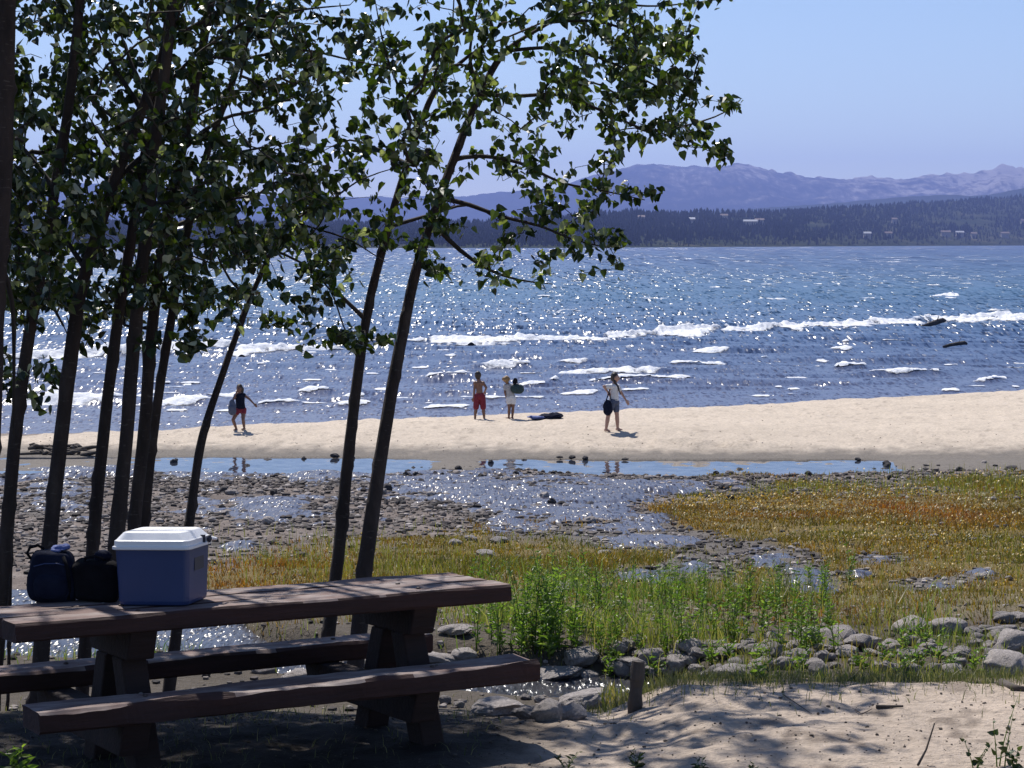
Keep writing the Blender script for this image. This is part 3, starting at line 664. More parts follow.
def leafmesh(name,V,mat,parent):
    N=len(V);Fc=(HF[None]+(np.arange(N)*9)[:,None,None]).reshape(-1,4)
    return mesh_np(name,V.reshape(-1,3),Fc,mat,parent,False)
# trunks: pixel path, forward distance at foot and top, width px at foot and top
def W(pts,d0,d1,w0,w1):
    n=len(pts);ys=[p[1] for p in pts]
    out=[]
    for (px,py) in pts:
        f=(ys[0]-py)/(ys[0]-ys[-1]);d_=d0+(d1-d0)*f;out.append((px,py,d_,(w0+(w1-w0)*f)))
    return out
TR=[
 dict(l='thick rough barked trunk cut off by the left edge of the photo',p=W([(-24,760),(-16,560),(-6,300),(2,150),(6,0),(10,-200),(18,-450),(24,-700)],12.3,12.6,27,12)),
 dict(l='slim trunk nearest the left frame edge, rising beside the thick one',p=W([(-6,690),(3,580),(15,440),(30,330),(37,295),(55,190),(68,110),(80,0),(92,-200),(108,-420)],13.3,13.6,15,5)),
 dict(l='broad trunk leaning right that rises behind the dark bags',p=W([(38,700),(48,560),(62,430),(76,320),(86,270),(115,180),(142,110),(168,40),(188,-60),(215,-250),(240,-450)],13.2,14.2,18,6)),
 dict(l='straight slim trunk between the bags and the cooler',p=W([(82,700),(92,555),(104,430),(118,320),(128,260),(140,180),(155,100),(170,0),(180,-200),(190,-400)],13.6,14.0,14,5)),
 dict(l='dark trunk behind the left half of the cooler, left one of a touching pair',p=W([(106,700),(117,540),(127,430),(137,310),(150,200),(158,120),(170,30),(185,-150),(200,-420)],13.4,13.6,17,6)),
 dict(l='dark trunk behind the cooler lid, right one of a touching pair',p=W([(123,700),(133,540),(144,430),(154,310),(166,230),(182,150),(202,50),(228,-100),(262,-340)],13.9,14.6,15,5)),
 dict(l='thin knobbly trunk just right of the touching pair above the cooler',p=W([(134,700),(143,540),(155,420),(171,320),(183,250),(205,160),(240,60),(282,-60),(330,-220)],14.2,15.0,12,4)),
 dict(l='leaning trunk that arches over to the right behind the cooler',p=W([(168,700),(179,610),(190,520),(202,440),(224,370),(250,300),(272,250),(293,222),(328,203),(385,196),(425,200)],14.0,14.8,13,4)),
 dict(l='left one of the two tall slanting trunks behind the table middle',p=W([(322,700),(330,620),(338,560),(350,440),(366,320),(385,240),(407,164),(430,100),(447,75),(478,50),(520,32),(565,10),(600,-30)],14.8,15.8,15,4)),
 dict(l='right one of the two tall slanting trunks, spreading far over the lake view',p=W([(352,700),(360,620),(366,560),(385,430),(409,300),(425,240),(442,191),(465,130),(480,94),(506,51),(550,22),(600,-15),(640,-70)],14.6,16.0,18,5)),
 dict(l='thin sapling stem with few low leaves beside the left edge trunk',p=W([(8,700),(11,560),(13,440),(15,330),(20,220),(26,120)],13.9,13.9,3.5,2)),
 dict(l='added tree outside the left frame edge that shades the table end',p=W([(-175,800),(-170,560),(-160,300),(-150,0),(-160,-300),(-150,-600)],11.8,12.2,20,8)),  # unseen tree, added to cast shade on the table
]
LIMB={9:[[(480,94),(520,96),(560,95),(605,112),(650,130),(700,122),(725,112),(737,106)],[(650,130),(690,142),(722,158)],[(452,160),(480,156),(520,163),(560,182),(600,190),(645,200)],[(440,195),(470,205),(500,216),(540,226),(575,240),(610,248)],
   [(432,222),(460,250),(490,270),(520,280),(552,284)],[(506,51),(560,48),(610,62),(660,88),(690,100)],[(550,22),(600,22),(650,40),(695,64)],[(550,22),(610,6),(660,6),(715,0)],[(480,94),(470,60),(475,20),(490,-40)]],
 8:[[(430,100),(445,70),(452,30),(455,-30)],[(407,164),(380,150),(350,140),(325,150)],[(390,225),(430,215),(470,205),(500,222)],[(366,320),(345,300),(325,280),(300,268)],[(420,125),(400,90),(385,50),(375,0)]],
 7:[[(250,300),(230,280),(215,250),(205,220)],[(293,222),(320,230),(350,240),(385,262)],[(272,250),(300,262),(330,290),(348,335),(372,346)],[(328,203),(360,180),(395,168)]],
 2:[[(115,180),(150,150),(190,120),(230,100)],[(168,40),(220,10),(270,-40)],[(86,270),(60,230),(40,190)],[(142,110),(110,60),(90,10)]],
 5:[[(182,150),(220,120),(260,110),(300,95)],[(202,50),(250,20),(300,10),(350,5)],[(166,230),(200,215),(235,195)]],
 6:[[(205,160),(250,150),(300,140)],[(240,60),(300,50),(350,60),(400,70)],[(282,-60),(350,-80),(420,-60)],[(183,250),(215,240),(240,262)]],
 3:[[(140,180),(110,150),(85,110)],[(170,0),(120,-80),(60,-140)],[(155,100),(190,60),(230,30)]],
 1:[[(55,190),(25,150),(-10,120)],[(80,0),(40,-60),(-10,-110)],[(37,295),(55,310),(70,340)]],
 4:[[(158,120),(130,60),(110,0)],[(185,-150),(240,-220),(300,-280)]],
 0:[[(6,0),(60,-80),(110,-160)],[(10,-200),(-80,-280),(-150,-330)],[(18,-450),(100,-480),(180,-500)],[(-4,250),(12,300),(14,380),(13,440)]],
 11:[[(-150,0),(-80,-120),(0,-220)],[(-155,-150),(-250,-260),(-330,-340)],[(-160,-300),(-60,-420),(40,-500)]]}
nodes=[];npar=[];ntree=[];nrad=[];leafbase=[]
for ti,T in enumerate(TR):
    P=[at(a,b,c) for a,b,c,_ in T['p']];rw=[w/2*c/F for a,b,c,w in T['p']]
    # refine
    pts=[];rad=[]
    for i in range(len(P)-1):
        k=max(3,int(np.linalg.norm(P[i+1]-P[i])/.045))
        for j in range(k):
            f=j/k;h0=P[max(i-1,0)];h3=P[min(i+2,len(P)-1)]
            p=.5*((2*P[i])+(P[i+1]-h0)*f+(2*h0-5*P[i]+4*P[i+1]-h3)*f*f+(-h0+3*P[i]-3*P[i+1]+h3)*f**3)
            pts.append(p);rad.append(rw[i]+(rw[i+1]-rw[i])*f)
    pts.append(P[-1]);rad.append(rw[-1])
    pts=np.array(pts);rad=np.array(rad)
    # run the foot into the ground
    gz=terr(pts[:1,0],pts[:1,1])[0]-.08
    if pts[0,2]>gz:pts=np.vstack([[pts[0,0]-.02,pts[0,1],gz],pts]);rad=np.r_[rad[0]*1.25,rad]
    T['pts']=pts;T['rad']=rad
    b=len(nodes)
    for i,(p,r_) in enumerate(zip(pts,rad)):
        nodes.append(p);npar.append(-1 if i==0 else len(nodes)-2);ntree.append(ti);nrad.append(r_)
    T['limbs']=[]
    for L in LIMB.get(ti,[]):
        A=np.array(nodes[b:]);pxs,pys=pix(A[:,0],A[:,1],A[:,2])
        j=int(np.argmin((pxs-L[0][0])**2+(pys-L[0][1])**2))
        p0=A[j];dd=p0[1];dj=rng.uniform(-.55,.9)
        Q=[p0]+[at(a,c_,dd+dj*(i+1)/len(L)) for i,(a,c_) in enumerate(L[1:])]
        prev=b+j;r0=min(nrad[prev]*.6,.022);tot=len(Q)*6
        cnt=0
        for i in range(len(Q)-1):
            k=max(2,int(np.linalg.norm(Q[i+1]-Q[i])/.09))
            for jj in range(1,k+1):
                f=jj/k;h0=Q[max(i-1,0)];h3=Q[min(i+2,len(Q)-1)]
                p=.5*((2*Q[i])+(Q[i+1]-h0)*f+(2*h0-5*Q[i]+4*Q[i+1]-h3)*f*f+(-h0+3*Q[i]-3*Q[i+1]+h3)*f**3)
                nodes.append(p);npar.append(prev);prev=len(nodes)-1;ntree.append(ti)
                fr=(i+f)/(len(Q)-1);nrad.append(r0*(1-fr)+.0035*fr)
n_main=len(nodes)
# leaf sprays: where foliage hangs (x0,x1,y0,y1,count,dmin,dmax,leaf scale)
REG=[(-80,330,-30,120,720,12.4,15.6,1),(-80,330,120,255,630,12.6,15.6,1),(-60,255,255,305,160,12.6,15.2,1),(-20,60,300,430,20,12.6,14.2,1),(60,215,300,345,26,13,15,1),(205,340,255,330,26,13.6,15.2,1),(235,372,328,356,8,14,15,1),
 (330,480,-30,110,118,13.6,16,1),(330,475,110,200,60,14,16,1),(300,470,200,285,46,14,16,1),
 (470,650,-30,100,165,14.4,16.6,1),(560,690,-15,105,80,14.8,16.6,1),(645,700,20,150,24,15,16.6,1),(490,620,105,200,44,14.6,16.4,1),(590,690,110,155,18,15,16.4,1),
 (470,620,205,275,24,14.8,16.2,1),
 (-450,520,-330,-30,900,11.6,16.5,1.25),(-450,420,-720,-330,680,11.8,16.5,1.45),(500,640,-110,-30,36,14.6,16.6,1.1)]  # sprays out of view, added to shade table and ground
EX=[(735,108),(728,112),(725,150),(715,158),(722,160),(690,142),(705,140),(640,195),(650,203),(630,196),(602,205),(610,250),(618,243),(605,245),(572,228),(545,262),(500,258),(560,215),(592,215),(520,238),(480,268),(530,205),(700,8),(720,1),(690,45),(698,60),(695,95),(500,285),(440,275),(365,346),(350,345),(378,340),(30,330),(45,380),(15,400),(75,345),(190,345),(200,352)]
cl=[]
for x0,x1,y0,y1,n_,d0,d1,sc in REG:
    for k in range(n_):
        px,py=rng.uniform(x0,x1),rng.uniform(y0,y1)
        if rng.random()<.35*(fbm(np.array([px*.012]),np.array([py*.016]),3,501)[0]<-.12):continue
        cl.append((*at(px,py,rng.uniform(d0,d1)),sc))
for px,py in EX:
    for q in range(2):cl.append((*at(px+rng.normal(0,5),py+rng.normal(0,4)-6,15.4 if px>430 else 13.8),.95))
cl=np.array(cl)
sv=np.array([math.sin(R(AZ))*math.cos(R(EL)),math.cos(R(AZ))*math.cos(R(EL)),math.sin(R(EL))])
GAPS=[((-1.72,10.30,3.5),.30),((-1.55,10.2,3.5),.2),((-2.05,10.08,3.22),.17),((-2.25,9.95,3.22),.17),((-1.85,10.15,3.22),.14),((-1.95,9.80,2.86),.17),((-1.72,9.88,2.86),.17),((-1.25,10.1,2.86),.16),((-1.0,10.2,2.86),.16),((-.75,10.38,2.86),.13),((.0,10.85,2.86),.12),((-.2,10.72,2.86),.12)]
tv=rotm(.517,-.044,.009)
def shaded(P):
    """False where a gap in the crowns lets the sun through onto table, benches and cooler"""
    ok=np.ones(len(P),bool)
    for g0,gr in GAPS:
        dv=P-np.array(g0);tt=dv@sv;ok&=~((np.linalg.norm(dv-tt[:,None]*sv,axis=1)<gr)&(tt>0))
    Q=P-sv*((P[:,2]-3.1)/sv[2])[:,None]
    L=(Q-np.array([-2.315,9.827,3.1]))@np.array(tv)
    on=(L[:,0]>-.15)&(L[:,0]<2.8)&(L[:,1]>-.45)&(L[:,1]<.85)
    nn=fbm(L[:,0]*2.0,L[:,1]*7.,3,801)
    return ok&~(on&(nn>-.02))
NA=np.array(nodes);C=cl[:,:3]
def penal(C,NA):  # sprays grow upward/outward from wood that is lower or level
    dv=C[:,None]-NA[None];dd=np.linalg.norm(dv*np.array([1,.8,1]),axis=2)
    return dd+np.clip(-dv[...,2],0,None)*.5
best=np.full(len(C),1e9);bi=np.zeros(len(C),int)
for s in range(0,len(NA),400):
    e=penal(C,NA[s:s+400]);j=e.argmin(1);v_=e[np.arange(len(C)),j];m_=v_<best;best[m_]=v_[m_];bi[m_]=j[m_]+s
todo=np.ones(len(C),bool);leaves={i:[] for i in range(len(TR))};ls={i:[] for i in range(len(TR))}
rs=np.random.default_rng(11)
for it in range(len(C)):
    i=int(np.argmin(np.where(todo,best,1e9)));todo[i]=False
    a=np.array(nodes[bi[i]]);b=C[i];ti=ntree[bi[i]];L=np.linalg.norm(b-a)
    k=max(2,int(L/.07));mid=(a+b)/2+np.array([rng.normal(0,.06),rng.normal(0,.06),.10+rng.normal(0,.05)])*min(1,L)
    prev=int(bi[i]);new=[]
    for j in range(1,k+1):
        f=j/k;p=a*(1-f)**2+2*mid*f*(1-f)+b*f*f+rng.normal(0,.006,3)
        nodes.append(p);npar.append(prev);ntree.append(ti);nrad.append(0.);prev=len(nodes)-1;new.append(p)
    new=np.array(new)
    e=penal(C[todo],new) if todo.any() else None
    if e is not None:
        jj=e.argmin(1);v_=e[np.arange(len(jj)),jj];ix=np.where(todo)[0];m_=v_<best[ix]
        best[ix[m_]]=v_[m_];bi[ix[m_]]=len(nodes)-k+jj[m_]
    nl=rng.integers(7,13)
    for q in range(nl):
        f=rng.uniform(.35 if L<.5 else .6,1.02);p=a*(1-f)**2+2*mid*f*(1-f)+b*f*f
        leaves[ti].append(p+rng.normal(0,.035,3)*[1,1,.9]);ls[ti].append(rng.uniform(.034,.086)*cl[i,3])
nodes=np.array(nodes);npar=np.array(npar);ntree=np.array(ntree);nrad=np.array(nrad)
cnt=np.zeros(len(nodes));haschild=np.zeros(len(nodes),bool);haschild[npar[npar>=0]]=True
cnt[~haschild]=1
for i in range(len(nodes)-1,-1,-1):
    if npar[i]>=0:cnt[npar[i]]+=cnt[i]
tw=nrad==0;nrad[tw]=np.minimum(.0022*np.sqrt(cnt[tw]),.016)
ontrunk=np.zeros(len(nodes),bool);b0=0
for ti,T in enumerate(TR):
    f0=int(np.where(ntree==ti)[0][0]);ontrunk[f0:f0+len(T['pts'])]=True
rootid=np.arange(len(nodes))
for i in range(len(nodes)):
    if not ontrunk[i] and npar[i]>=0 and not ontrunk[npar[i]]:rootid[i]=rootid[npar[i]]
def segs(idx,n,rootlim):
    """tapered tube segment from each node back to its parent"""
    par=npar[idx];A=nodes[par];B=nodes[idx];ra=np.minimum(nrad[par],nrad[idx]*1.25);rb=nrad[idx]
    t_=B-A;t_/=np.linalg.norm(t_,axis=1,keepdims=True)+1e-9
    u=np.cross(t_,np.array([.31,.9,.23]));u/=np.linalg.norm(u,axis=1,keepdims=True)+1e-9;w_=np.cross(t_,u)
    an=np.arange(n)/n*2*np.pi;ring=u[:,None]*np.cos(an)[None,:,None]+w_[:,None]*np.sin(an)[None,:,None]
    V=np.concatenate([A[:,None]+ring*ra[:,None,None],B[:,None]+ring*rb[:,None,None]],1)
    q=np.array([(k,(k+1)%n,n+(k+1)%n,n+k) for k in range(n)])
    return V.reshape(-1,3),(q[None]+(np.arange(len(idx))*2*n)[:,None,None]).reshape(-1,4)
for ti,T in enumerate(TR):
    p0=T['pts'][0]
    e=empty('sapling' if ti==10 else 'poplar_tree',tuple(p0),T['l'],'sapling' if ti==10 else 'tree','poplar trees in the clump behind the table');off=np.array(p0)
    # trunk with swellings and branch scars
    pts=T['pts'];rad=T['rad'].copy();n=14
    s_=np.cumsum(np.r_[0,np.linalg.norm(np.diff(pts,axis=0),axis=1)])
    V=[];q=[]
    kn=[(rs.uniform(0,s_[-1]),rs.uniform(0,6.28),rs.uniform(.08,.32)) for _ in range(int(s_[-1]*7))]
    for i,(p,r_) in enumerate(zip(pts,rad)):
        an=np.arange(n)/n*2*np.pi
        rr=r_*(1+.10*fbm(np.cos(an)*1.2+ti*9,np.full(n,s_[i]*2.2)+np.sin(an),3,600+ti)+.30*np.clip(fbm(np.cos(an)*1.1+5+ti,np.full(n,s_[i]*3.3)+np.sin(an)*1.1,2,630+ti)-.33,0,1)*.8)
        for ks,ka,kr in kn:
            if abs(s_[i]-ks)<.12:rr=rr+(.004+r_*kr)*math.exp(-((s_[i]-ks)/.028)**2)*np.clip(np.cos(an-ka),0,1)**5
        V.append(np.stack([p[0]+rr*np.cos(an),p[1]+rr*np.sin(an),np.full(n,p[2])],-1)-off)
    for i in range(len(pts)-1):
        for k in range(n):q.append((i*n+k,i*n+(k+1)%n,(i+1)*n+(k+1)%n,(i+1)*n+k))
    mesh_np('trunk',np.concatenate(V),q,M['bark'],e,True)
    tr_n=len(pts);first=np.where(ntree==ti)[0]
    idx=first[tr_n:];idx=idx[npar[idx]>=0]
    if len(idx):
        for r_ in np.unique(rootid[idx]):
            V_,q_=segs(idx[rootid[idx]==r_],5,0);mesh_np('branch',V_-off,q_,M['twig'],e,True)
    if leaves[ti]:
        P=np.array(leaves[ti]);S=np.array(ls[ti]);kp=shaded(P);P=P[kp];S=S[kp];D=rs.normal(size=P.shape)*.62+np.array([.12,0,-.75])
        leafmesh('crown',leafverts(P,D,S,HEART,rs)-off,M['leaf_sunlit' if ti in(7,8,9) else 'leaf'],e)
# ------------------------------------------------------------------ picnic table
TO=Vector((-2.315,9.827,3.228));TM=rotm(.517,-.044,.009);TL,TWD=2.657,.723
def tab(u,v,z=0):return TO+TM@Vector((u,v,z))
def tab_at(px,py,z=0):
    a=Vector(at(px,py,1.))-Vector((0,0,CAMZ));n=TM@Vector((0,0,1));o=tab(0,0,z)
    return Vector((0,0,CAMZ))+a*((o-Vector((0,0,CAMZ))).dot(n)/a.dot(n))
t=NT('weathered_table_timber');v=t.coord((.35,4,4));n1=t.noise(6,8,.65,v);n2=t.noise(2.2,5,.6,t.coord((1.2,2.5,2)))
c=t.mix(t.ramp(n2,[(.42,0.),(.62,.85)]),t.ramp(n1,[(.3,(.085,.046,.038)),(.7,(.19,.115,.098))]),t.ramp(n1,[(.3,(.165,.13,.115)),(.7,(.38,.325,.30))]))
g_=t.n('ShaderNodeNewGeometry');
t.pr(Base_Color=c,Roughness=.8,Normal=t.bump(n1,.006));M['wood_top']=t.m
M['wood_dark']=simple('shade_darkened_red_brown_timber',(.013,.006,.005),(.030,.013,.011),5,.85,.008,16,stretch=(.3,3,3))  # timber below the top, near black to paint the shade into it
def plank(mb,x0,x1,y0,y1,z0,z1,seed,n=70,wear=.008,ch=.012):
    xs=np.linspace(x0,x1,n);b=len(mb.v)
    ring=[(y0,z0+ch),(y0+ch,z0),(y1-ch,z0),(y1,z0+ch),(y1,z1-ch),(y1-ch,z1),((y0*.34+y1*.66),z1),((y0*.66+y1*.34),z1),(y0+ch,z1),(y0,z1-ch)]
    for i,x in enumerate(xs):
        for k,(y,z) in enumerate(ring):
            w=wear*(1 if k in(0,4,5,6,7,8,9) else .4)
            f=float(fbm(np.array([x*3.+k*3.7]),np.array([seed*1.7+k]),4,700+seed)[0])
            edge=1 if k in(4,9) else .6
            mb.v.append((x+(float(fbm(np.array([k*1.3]),np.array([seed*3.]),2,9)[0])*.01 if i in(0,n-1) else 0),y+w*f*edge*(1.5 if k in(0,4,9) else 1),z+w*f*(1.1 if k in (8,9) else .7)))
    m=len(ring)
    for i in range(n-1):
        for k in range(m):mb.f.append((b+i*m+k,b+i*m+(k+1)%m,b+(i+1)*m+(k+1)%m,b+(i+1)*m+k))
    mb.f.append(tuple(b+k for k in range(m))[::-1]);mb.f.append(tuple(b+(n-1)*m+k for k in range(m)))
M['wood_red']=simple('shade_darkened_stained_timber',(.024,.009,.007),(.055,.021,.017),5,.85,.008,16,stretch=(.3,3,3))  # stained side wood, darkened further to carry the shade
def top2(o):
    """walked and sat on: upper faces worn to grey, sides darkened to carry the shade"""
    o.data.materials.append(M['wood_top'])
    for k,p in enumerate(o.data.polygons):
        p.material_index=1 if (len(p.vertices)==4 and abs(p.normal.z)>.75 and (p.center.z>-.03 or -.42<p.center.z<-.3)) else 0
tb=empty('picnic_table',TO,'heavy old red brown timber picnic table with attached benches in tree shade','picnic table')
tb.rotation_euler=TM.to_euler()
mb=MB()
for i,(a,b) in enumerate(((0,.237),(.243,.479),(.485,TWD))):plank(mb,0+(.006*i),TL-.004*i,a,b,-.092,0,11+i)
top2(mb.build('tabletop',M['wood_red'],tb))
mb=MB();plank(mb,.017,TL-.004,-.294,-.03,-.475,-.37,21,wear=.024);top2(mb.build('bench_seat',M['wood_red'],tb))
mb=MB();plank(mb,.017,TL-.004,.905,1.17,-.475,-.37,22,wear=.012);top2(mb.build('bench_seat',M['wood_red'],tb))
for u in (.57,2.10):
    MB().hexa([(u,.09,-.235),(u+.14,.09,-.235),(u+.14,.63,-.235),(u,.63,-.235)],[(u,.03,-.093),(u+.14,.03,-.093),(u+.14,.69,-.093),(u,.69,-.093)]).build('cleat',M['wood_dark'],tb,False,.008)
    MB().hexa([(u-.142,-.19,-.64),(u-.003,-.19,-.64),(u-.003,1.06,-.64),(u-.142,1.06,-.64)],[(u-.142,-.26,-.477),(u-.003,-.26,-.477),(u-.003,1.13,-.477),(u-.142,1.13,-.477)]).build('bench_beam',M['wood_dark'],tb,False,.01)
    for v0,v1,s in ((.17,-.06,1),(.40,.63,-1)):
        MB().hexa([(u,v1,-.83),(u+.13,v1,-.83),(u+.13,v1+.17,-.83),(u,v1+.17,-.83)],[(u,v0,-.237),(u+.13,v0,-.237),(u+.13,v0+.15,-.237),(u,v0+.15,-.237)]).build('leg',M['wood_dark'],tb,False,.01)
bm_=simple('rusty_iron',(.03,.018,.014),(.07,.04,.03),60,.6)
for u in (.64,2.17):
    for v in (.12,.36,.60):
        MB().tube([(u,v,-.004),(u,v,.005),(u,v,.008)],[.013,.013,.009],10).build('bolt',bm_,tb,True)
    for v in (-.16,1.04):
        MB().tube([(u-.07,v,-.374),(u-.07,v,-.362),(u-.07,v,-.358)],[.014,.014,.010],10).build('bolt',bm_,tb,True)
# ------------------------------------------------------------------ cooler
ce=empty('cooler',tab(.607,.381,.002),'blue plastic cooler with white lid standing on the picnic table','cooler')
cm=TM@Matrix.Rotation(-.69,3,'Z');ce.rotation_euler=cm.to_euler();ce.scale=(1.04,1.04,1.13);ce.location=tab(.600,.355,.002)
cl_,cw_,ch_=.375,.346,.245
def rrect(x0,x1,y0,y1,r,n=5):
    P=[]
    for cx,cy,a0 in ((x1-r,y0+r,-90),(x1-r,y1-r,0),(x0+r,y1-r,90),(x0+r,y0+r,180)):
        for k in range(n+1):
            a=R(a0+90*k/n);P.append((cx+r*math.cos(a),cy+r*math.sin(a)))
    return P
def loft(mb,secs,cap=True):
    """secs: (x0,x1,y0,y1,r,z)"""
    b=len(mb.v);m=24
    for x0,x1,y0,y1,r,z in secs:mb.v+=[(x,y,z) for x,y in rrect(x0,x1,y0,y1,r)]
    for i in range(len(secs)-1):
        for k in range(m):mb.f.append((b+i*m+k,b+i*m+(k+1)%m,b+(i+1)*m+(k+1)%m,b+(i+1)*m+k))
    if cap:
        mb.f.append(tuple(b+k for k in range(m))[::-1]);mb.f.append(tuple(b+(len(secs)-1)*m+k for k in range(m)))
    return mb
def ins(a,z,r=.03):return (a,cl_-a,a,cw_-a,r,z)
body=loft(MB(),[ins(.03,0,.03),ins(.018,.006,.03),ins(.014,.02,.03),ins(.006,ch_-.03,.03),ins(.004,ch_,.03)]).build('body',M['coolblue'],ce)
# recessed hand grips in the short ends
for s in (0,1):
    x=cl_-.0095 if s else .0095
    h=MB();
    w0,w1,z0,z1=.115,.235,.155,.195;dx=.004 if s else -.004
    h.hexa([(x,w0,z0),(x,w1,z0),(x,w1,z1),(x,w0,z1)],[(x+dx,w0-.01,z0-.008),(x+dx,w1+.01,z0-.008),(x+dx,w1+.01,z1+.008),(x+dx,w0-.01,z1+.008)])
    h.build('hand_grip',M['darkplastic'],ce,False)
lid=loft(MB(),[ins(-.004,ch_+.001,.034),ins(-.010,ch_+.004,.036),ins(-.010,ch_+.015,.036),ins(-.001,ch_+.018,.034),ins(-.001,ch_+.040,.034),ins(.006,ch_+.044,.034),ins(.034,ch_+.074,.03),ins(.042,ch_+.077,.028)])
lid.build('lid',M['coolwhite'],ce)
MB().box(-.0125,cl_+.0125,cw_*.62,cw_*.62+.008,ch_+.016,ch_+.05).build('lid_seam',M['darkplastic'],ce)
hd=MB()
hd.tube([(cl_+.012,cw_*.80,ch_+.028),(cl_+.02,cw_*.83,ch_+.03),(cl_+.02,cw_+.012,ch_+.02),(cl_-.01,cw_+.022,ch_+.018),(.01,cw_+.022,ch_+.018),(-.02,cw_+.012,ch_+.02),(-.02,cw_*.83,ch_+.03),(-.012,cw_*.80,ch_+.028)],.008,8)
hd.build('handle',M['coolwhite'],ce,True)
hg=MB()
for x in (-.014,cl_+.014):hg.ell((x,cw_*.80,ch_+.028),(.012,.018,.018))
hg.build('handle_hinge',M['darkplastic'],ce,True)
# ------------------------------------------------------------------ bags on the table
def lumpy(o,amp,scale,seed):
    me=o.data;n=len(me.vertices);co=np.zeros(n*3,np.float32);me.vertices.foreach_get('co',co);co=co.reshape(-1,3)
    nn=np.zeros(n*3,np.float32);me.vertices.foreach_get('normal',nn);nn=nn.reshape(-1,3)
    co+=nn*(amp*fbm(co[:,0]*scale+co[:,2]*scale*.6,co[:,1]*scale+co[:,2]*scale*.8,4,seed))[:,None]
    me.vertices.foreach_set('co',co.ravel());me.update();return o
def softbox(w,d_,h,seed,name,mat,parent,p=2.6,amp=.012,off=(0,0,0),n=36,m=24,top=1.):
    v=[];f=[]
    for i in range(m+1):
        th=math.pi*i/m
        for k in range(n):
            a=2*math.pi*k/n
            sg=lambda q,e:math.copysign(abs(q)**e,q)
            e=2/p;z=sg(math.cos(th),e);r=abs(math.sin(th))**e
            tp=1-(1-top)*max(0,z)
            v.append((off[0]+w/2*r*sg(math.cos(a),e)*tp,off[1]+d_/2*r*sg(math.sin(a),e)*tp,off[2]+h/2*(z+1)))
    for i in range(m):
        for k in range(n):f.append((i*n+k,(i+1)*n+k,(i+1)*n+(k+1)%n,i*n+(k+1)%n))
    o=MB().add(v,f).build(name,mat,parent,True);return lumpy(o,amp,9,seed)
p=tab_at(53,601);b1=empty('backpack',p+Vector((0,.0,.0)),'dark navy backpack with a carry loop, left of the two bags on the table','backpack',None,.12)
softbox(.25,.18,.26,1,'body',M['navy'],b1,5,.02,top=.86)
softbox(.17,.07,.13,2,'front_pocket',M['navy'],b1,3,.006,(0,-.085,.02))
MB().tube([(-.10,.0,.21),(-.125,0,.245),(-.11,0,.275),(-.07,0,.285),(-.04,0,.265)],.008,6).build('carry_loop',M['black_cloth'],b1,True)
MB().tube([(.06,-.07,.235),(.085,-.10,.17),(.09,-.095,.08),(.08,-.08,.02)],.011,6,True,.5).build('shoulder_strap',M['black_cloth'],b1,True)
MB().tube([(-.085,-.082,.19),(-.03,-.095,.205),(.03,-.095,.205),(.085,-.08,.19)],.003,5).build('zip',M['coolblue'],b1,True)
p=tab_at(97,600.5);b2=empty('duffel_bag',p,'black soft bag squeezed between the navy backpack and the cooler','bag',None,.1)
softbox(.24,.2,.205,5,'body',M['black_cloth'],b2,6,.02,top=.92)
MB().tube([(-.06,-.05,.185),(-.05,-.06,.225),(.0,-.06,.235),(.04,-.06,.22),(.05,-.05,.185)],.007,6).build('handle',M['black_cloth'],b2,True)
MB().tube([(-.09,-.03,.195),(0,-.03,.2),(.09,-.03,.195)],.004,5).build('zip',M['navy'],b2,True)
o=softbox(.10,.10,.06,8,'blue_garment',M['bluecloth'],None,2.0,.055);o.location=tab_at(60,601)+Vector((0,0,.235));tag(o,'crumpled blue garment lying on top of the navy backpack','garment')
o=softbox(.08,.09,.07,9,'grey_blue_cap',M['navy'],None,2.0,.02);o.location=tab_at(103,601)+Vector((0,.02,.19));tag(o,'small dark blue cap lying on the black bag beside the cooler','cap')
for k,(px,py,lab) in enumerate([(97,601.5,'small pale pebble on the table left of the cooler'),(103,604,'pale crumb of stone nearest the cooler on the tabletop')]):
    o=bpy.data.objects.new('pebble',RM[k]);COL.objects.link(o);o.location=tab_at(px,py)+Vector((0,0,.004));o.scale=(.008,.008,.006);tag(o,lab,'pebble')
for px,py,lab in [(141,695,'small pale pebble on the left half of the front bench'),(437,666,'small pale pebble on the right part of the front bench')]:
    o=bpy.data.objects.new('pebble',RM[2]);COL.objects.link(o);o.location=tab_at(px,py,-.37)+Vector((0,0,.006));o.scale=(.011,.011,.009);tag(o,lab,'pebble')
# ------------------------------------------------------------------ post, sticks, driftwood
p=ground_at(632,712);s=p.y/F
mb=MB();P=[(p.x+.004*i,p.y,p.z-.15+ (.15+52*s)*i/9) for i in range(10)]
mb.tube([Vector(q) for q in P],[.040*(1+.12*math.sin(i*1.9)) for i in range(10)],12)
o=mb.build('wooden_post',M['drift'],None,False);lumpy(o,.006,20,3);tag(o,'short dark weathered wooden post at the edge of the sand','post')
def stick(pts,r,label,mat='drift',lift=.01,group=None):
    P=[ground_at(a,b)+Vector((0,0,lift+(c if len(q)>2 else 0))) for q in pts for a,b,c in [(q+(0,))[:3]]]
    o=MB().tube(P,[r*(1-.5*i/(len(P)-1)) for i in range(len(P))],7).build('stick',M[mat],None,True);return tag(o,label,'stick',group)
stick([(876,709),(890,708.5),(903,708)],.012,'short dark stick lying on the open sand near the grass edge')
stick([(1002,685),(1014,690),(1030,692)],.03,'dark weathered piece of wood on the sand at the right edge')
stick([(783,696),(800,708),(812,716)],.004,'thin straw stalk lying across the middle of the sand')
stick([(918,767,.0),(926,764,.06),(934,766,.20)],.007,'reddish bare twig sticking up at the bottom right of the sand')
stick([(855,712),(862,716),(872,711)],.004,'tiny forked twig lying on the sand')
dw=[];rr=np.random.default_rng(5)
mb=MB()
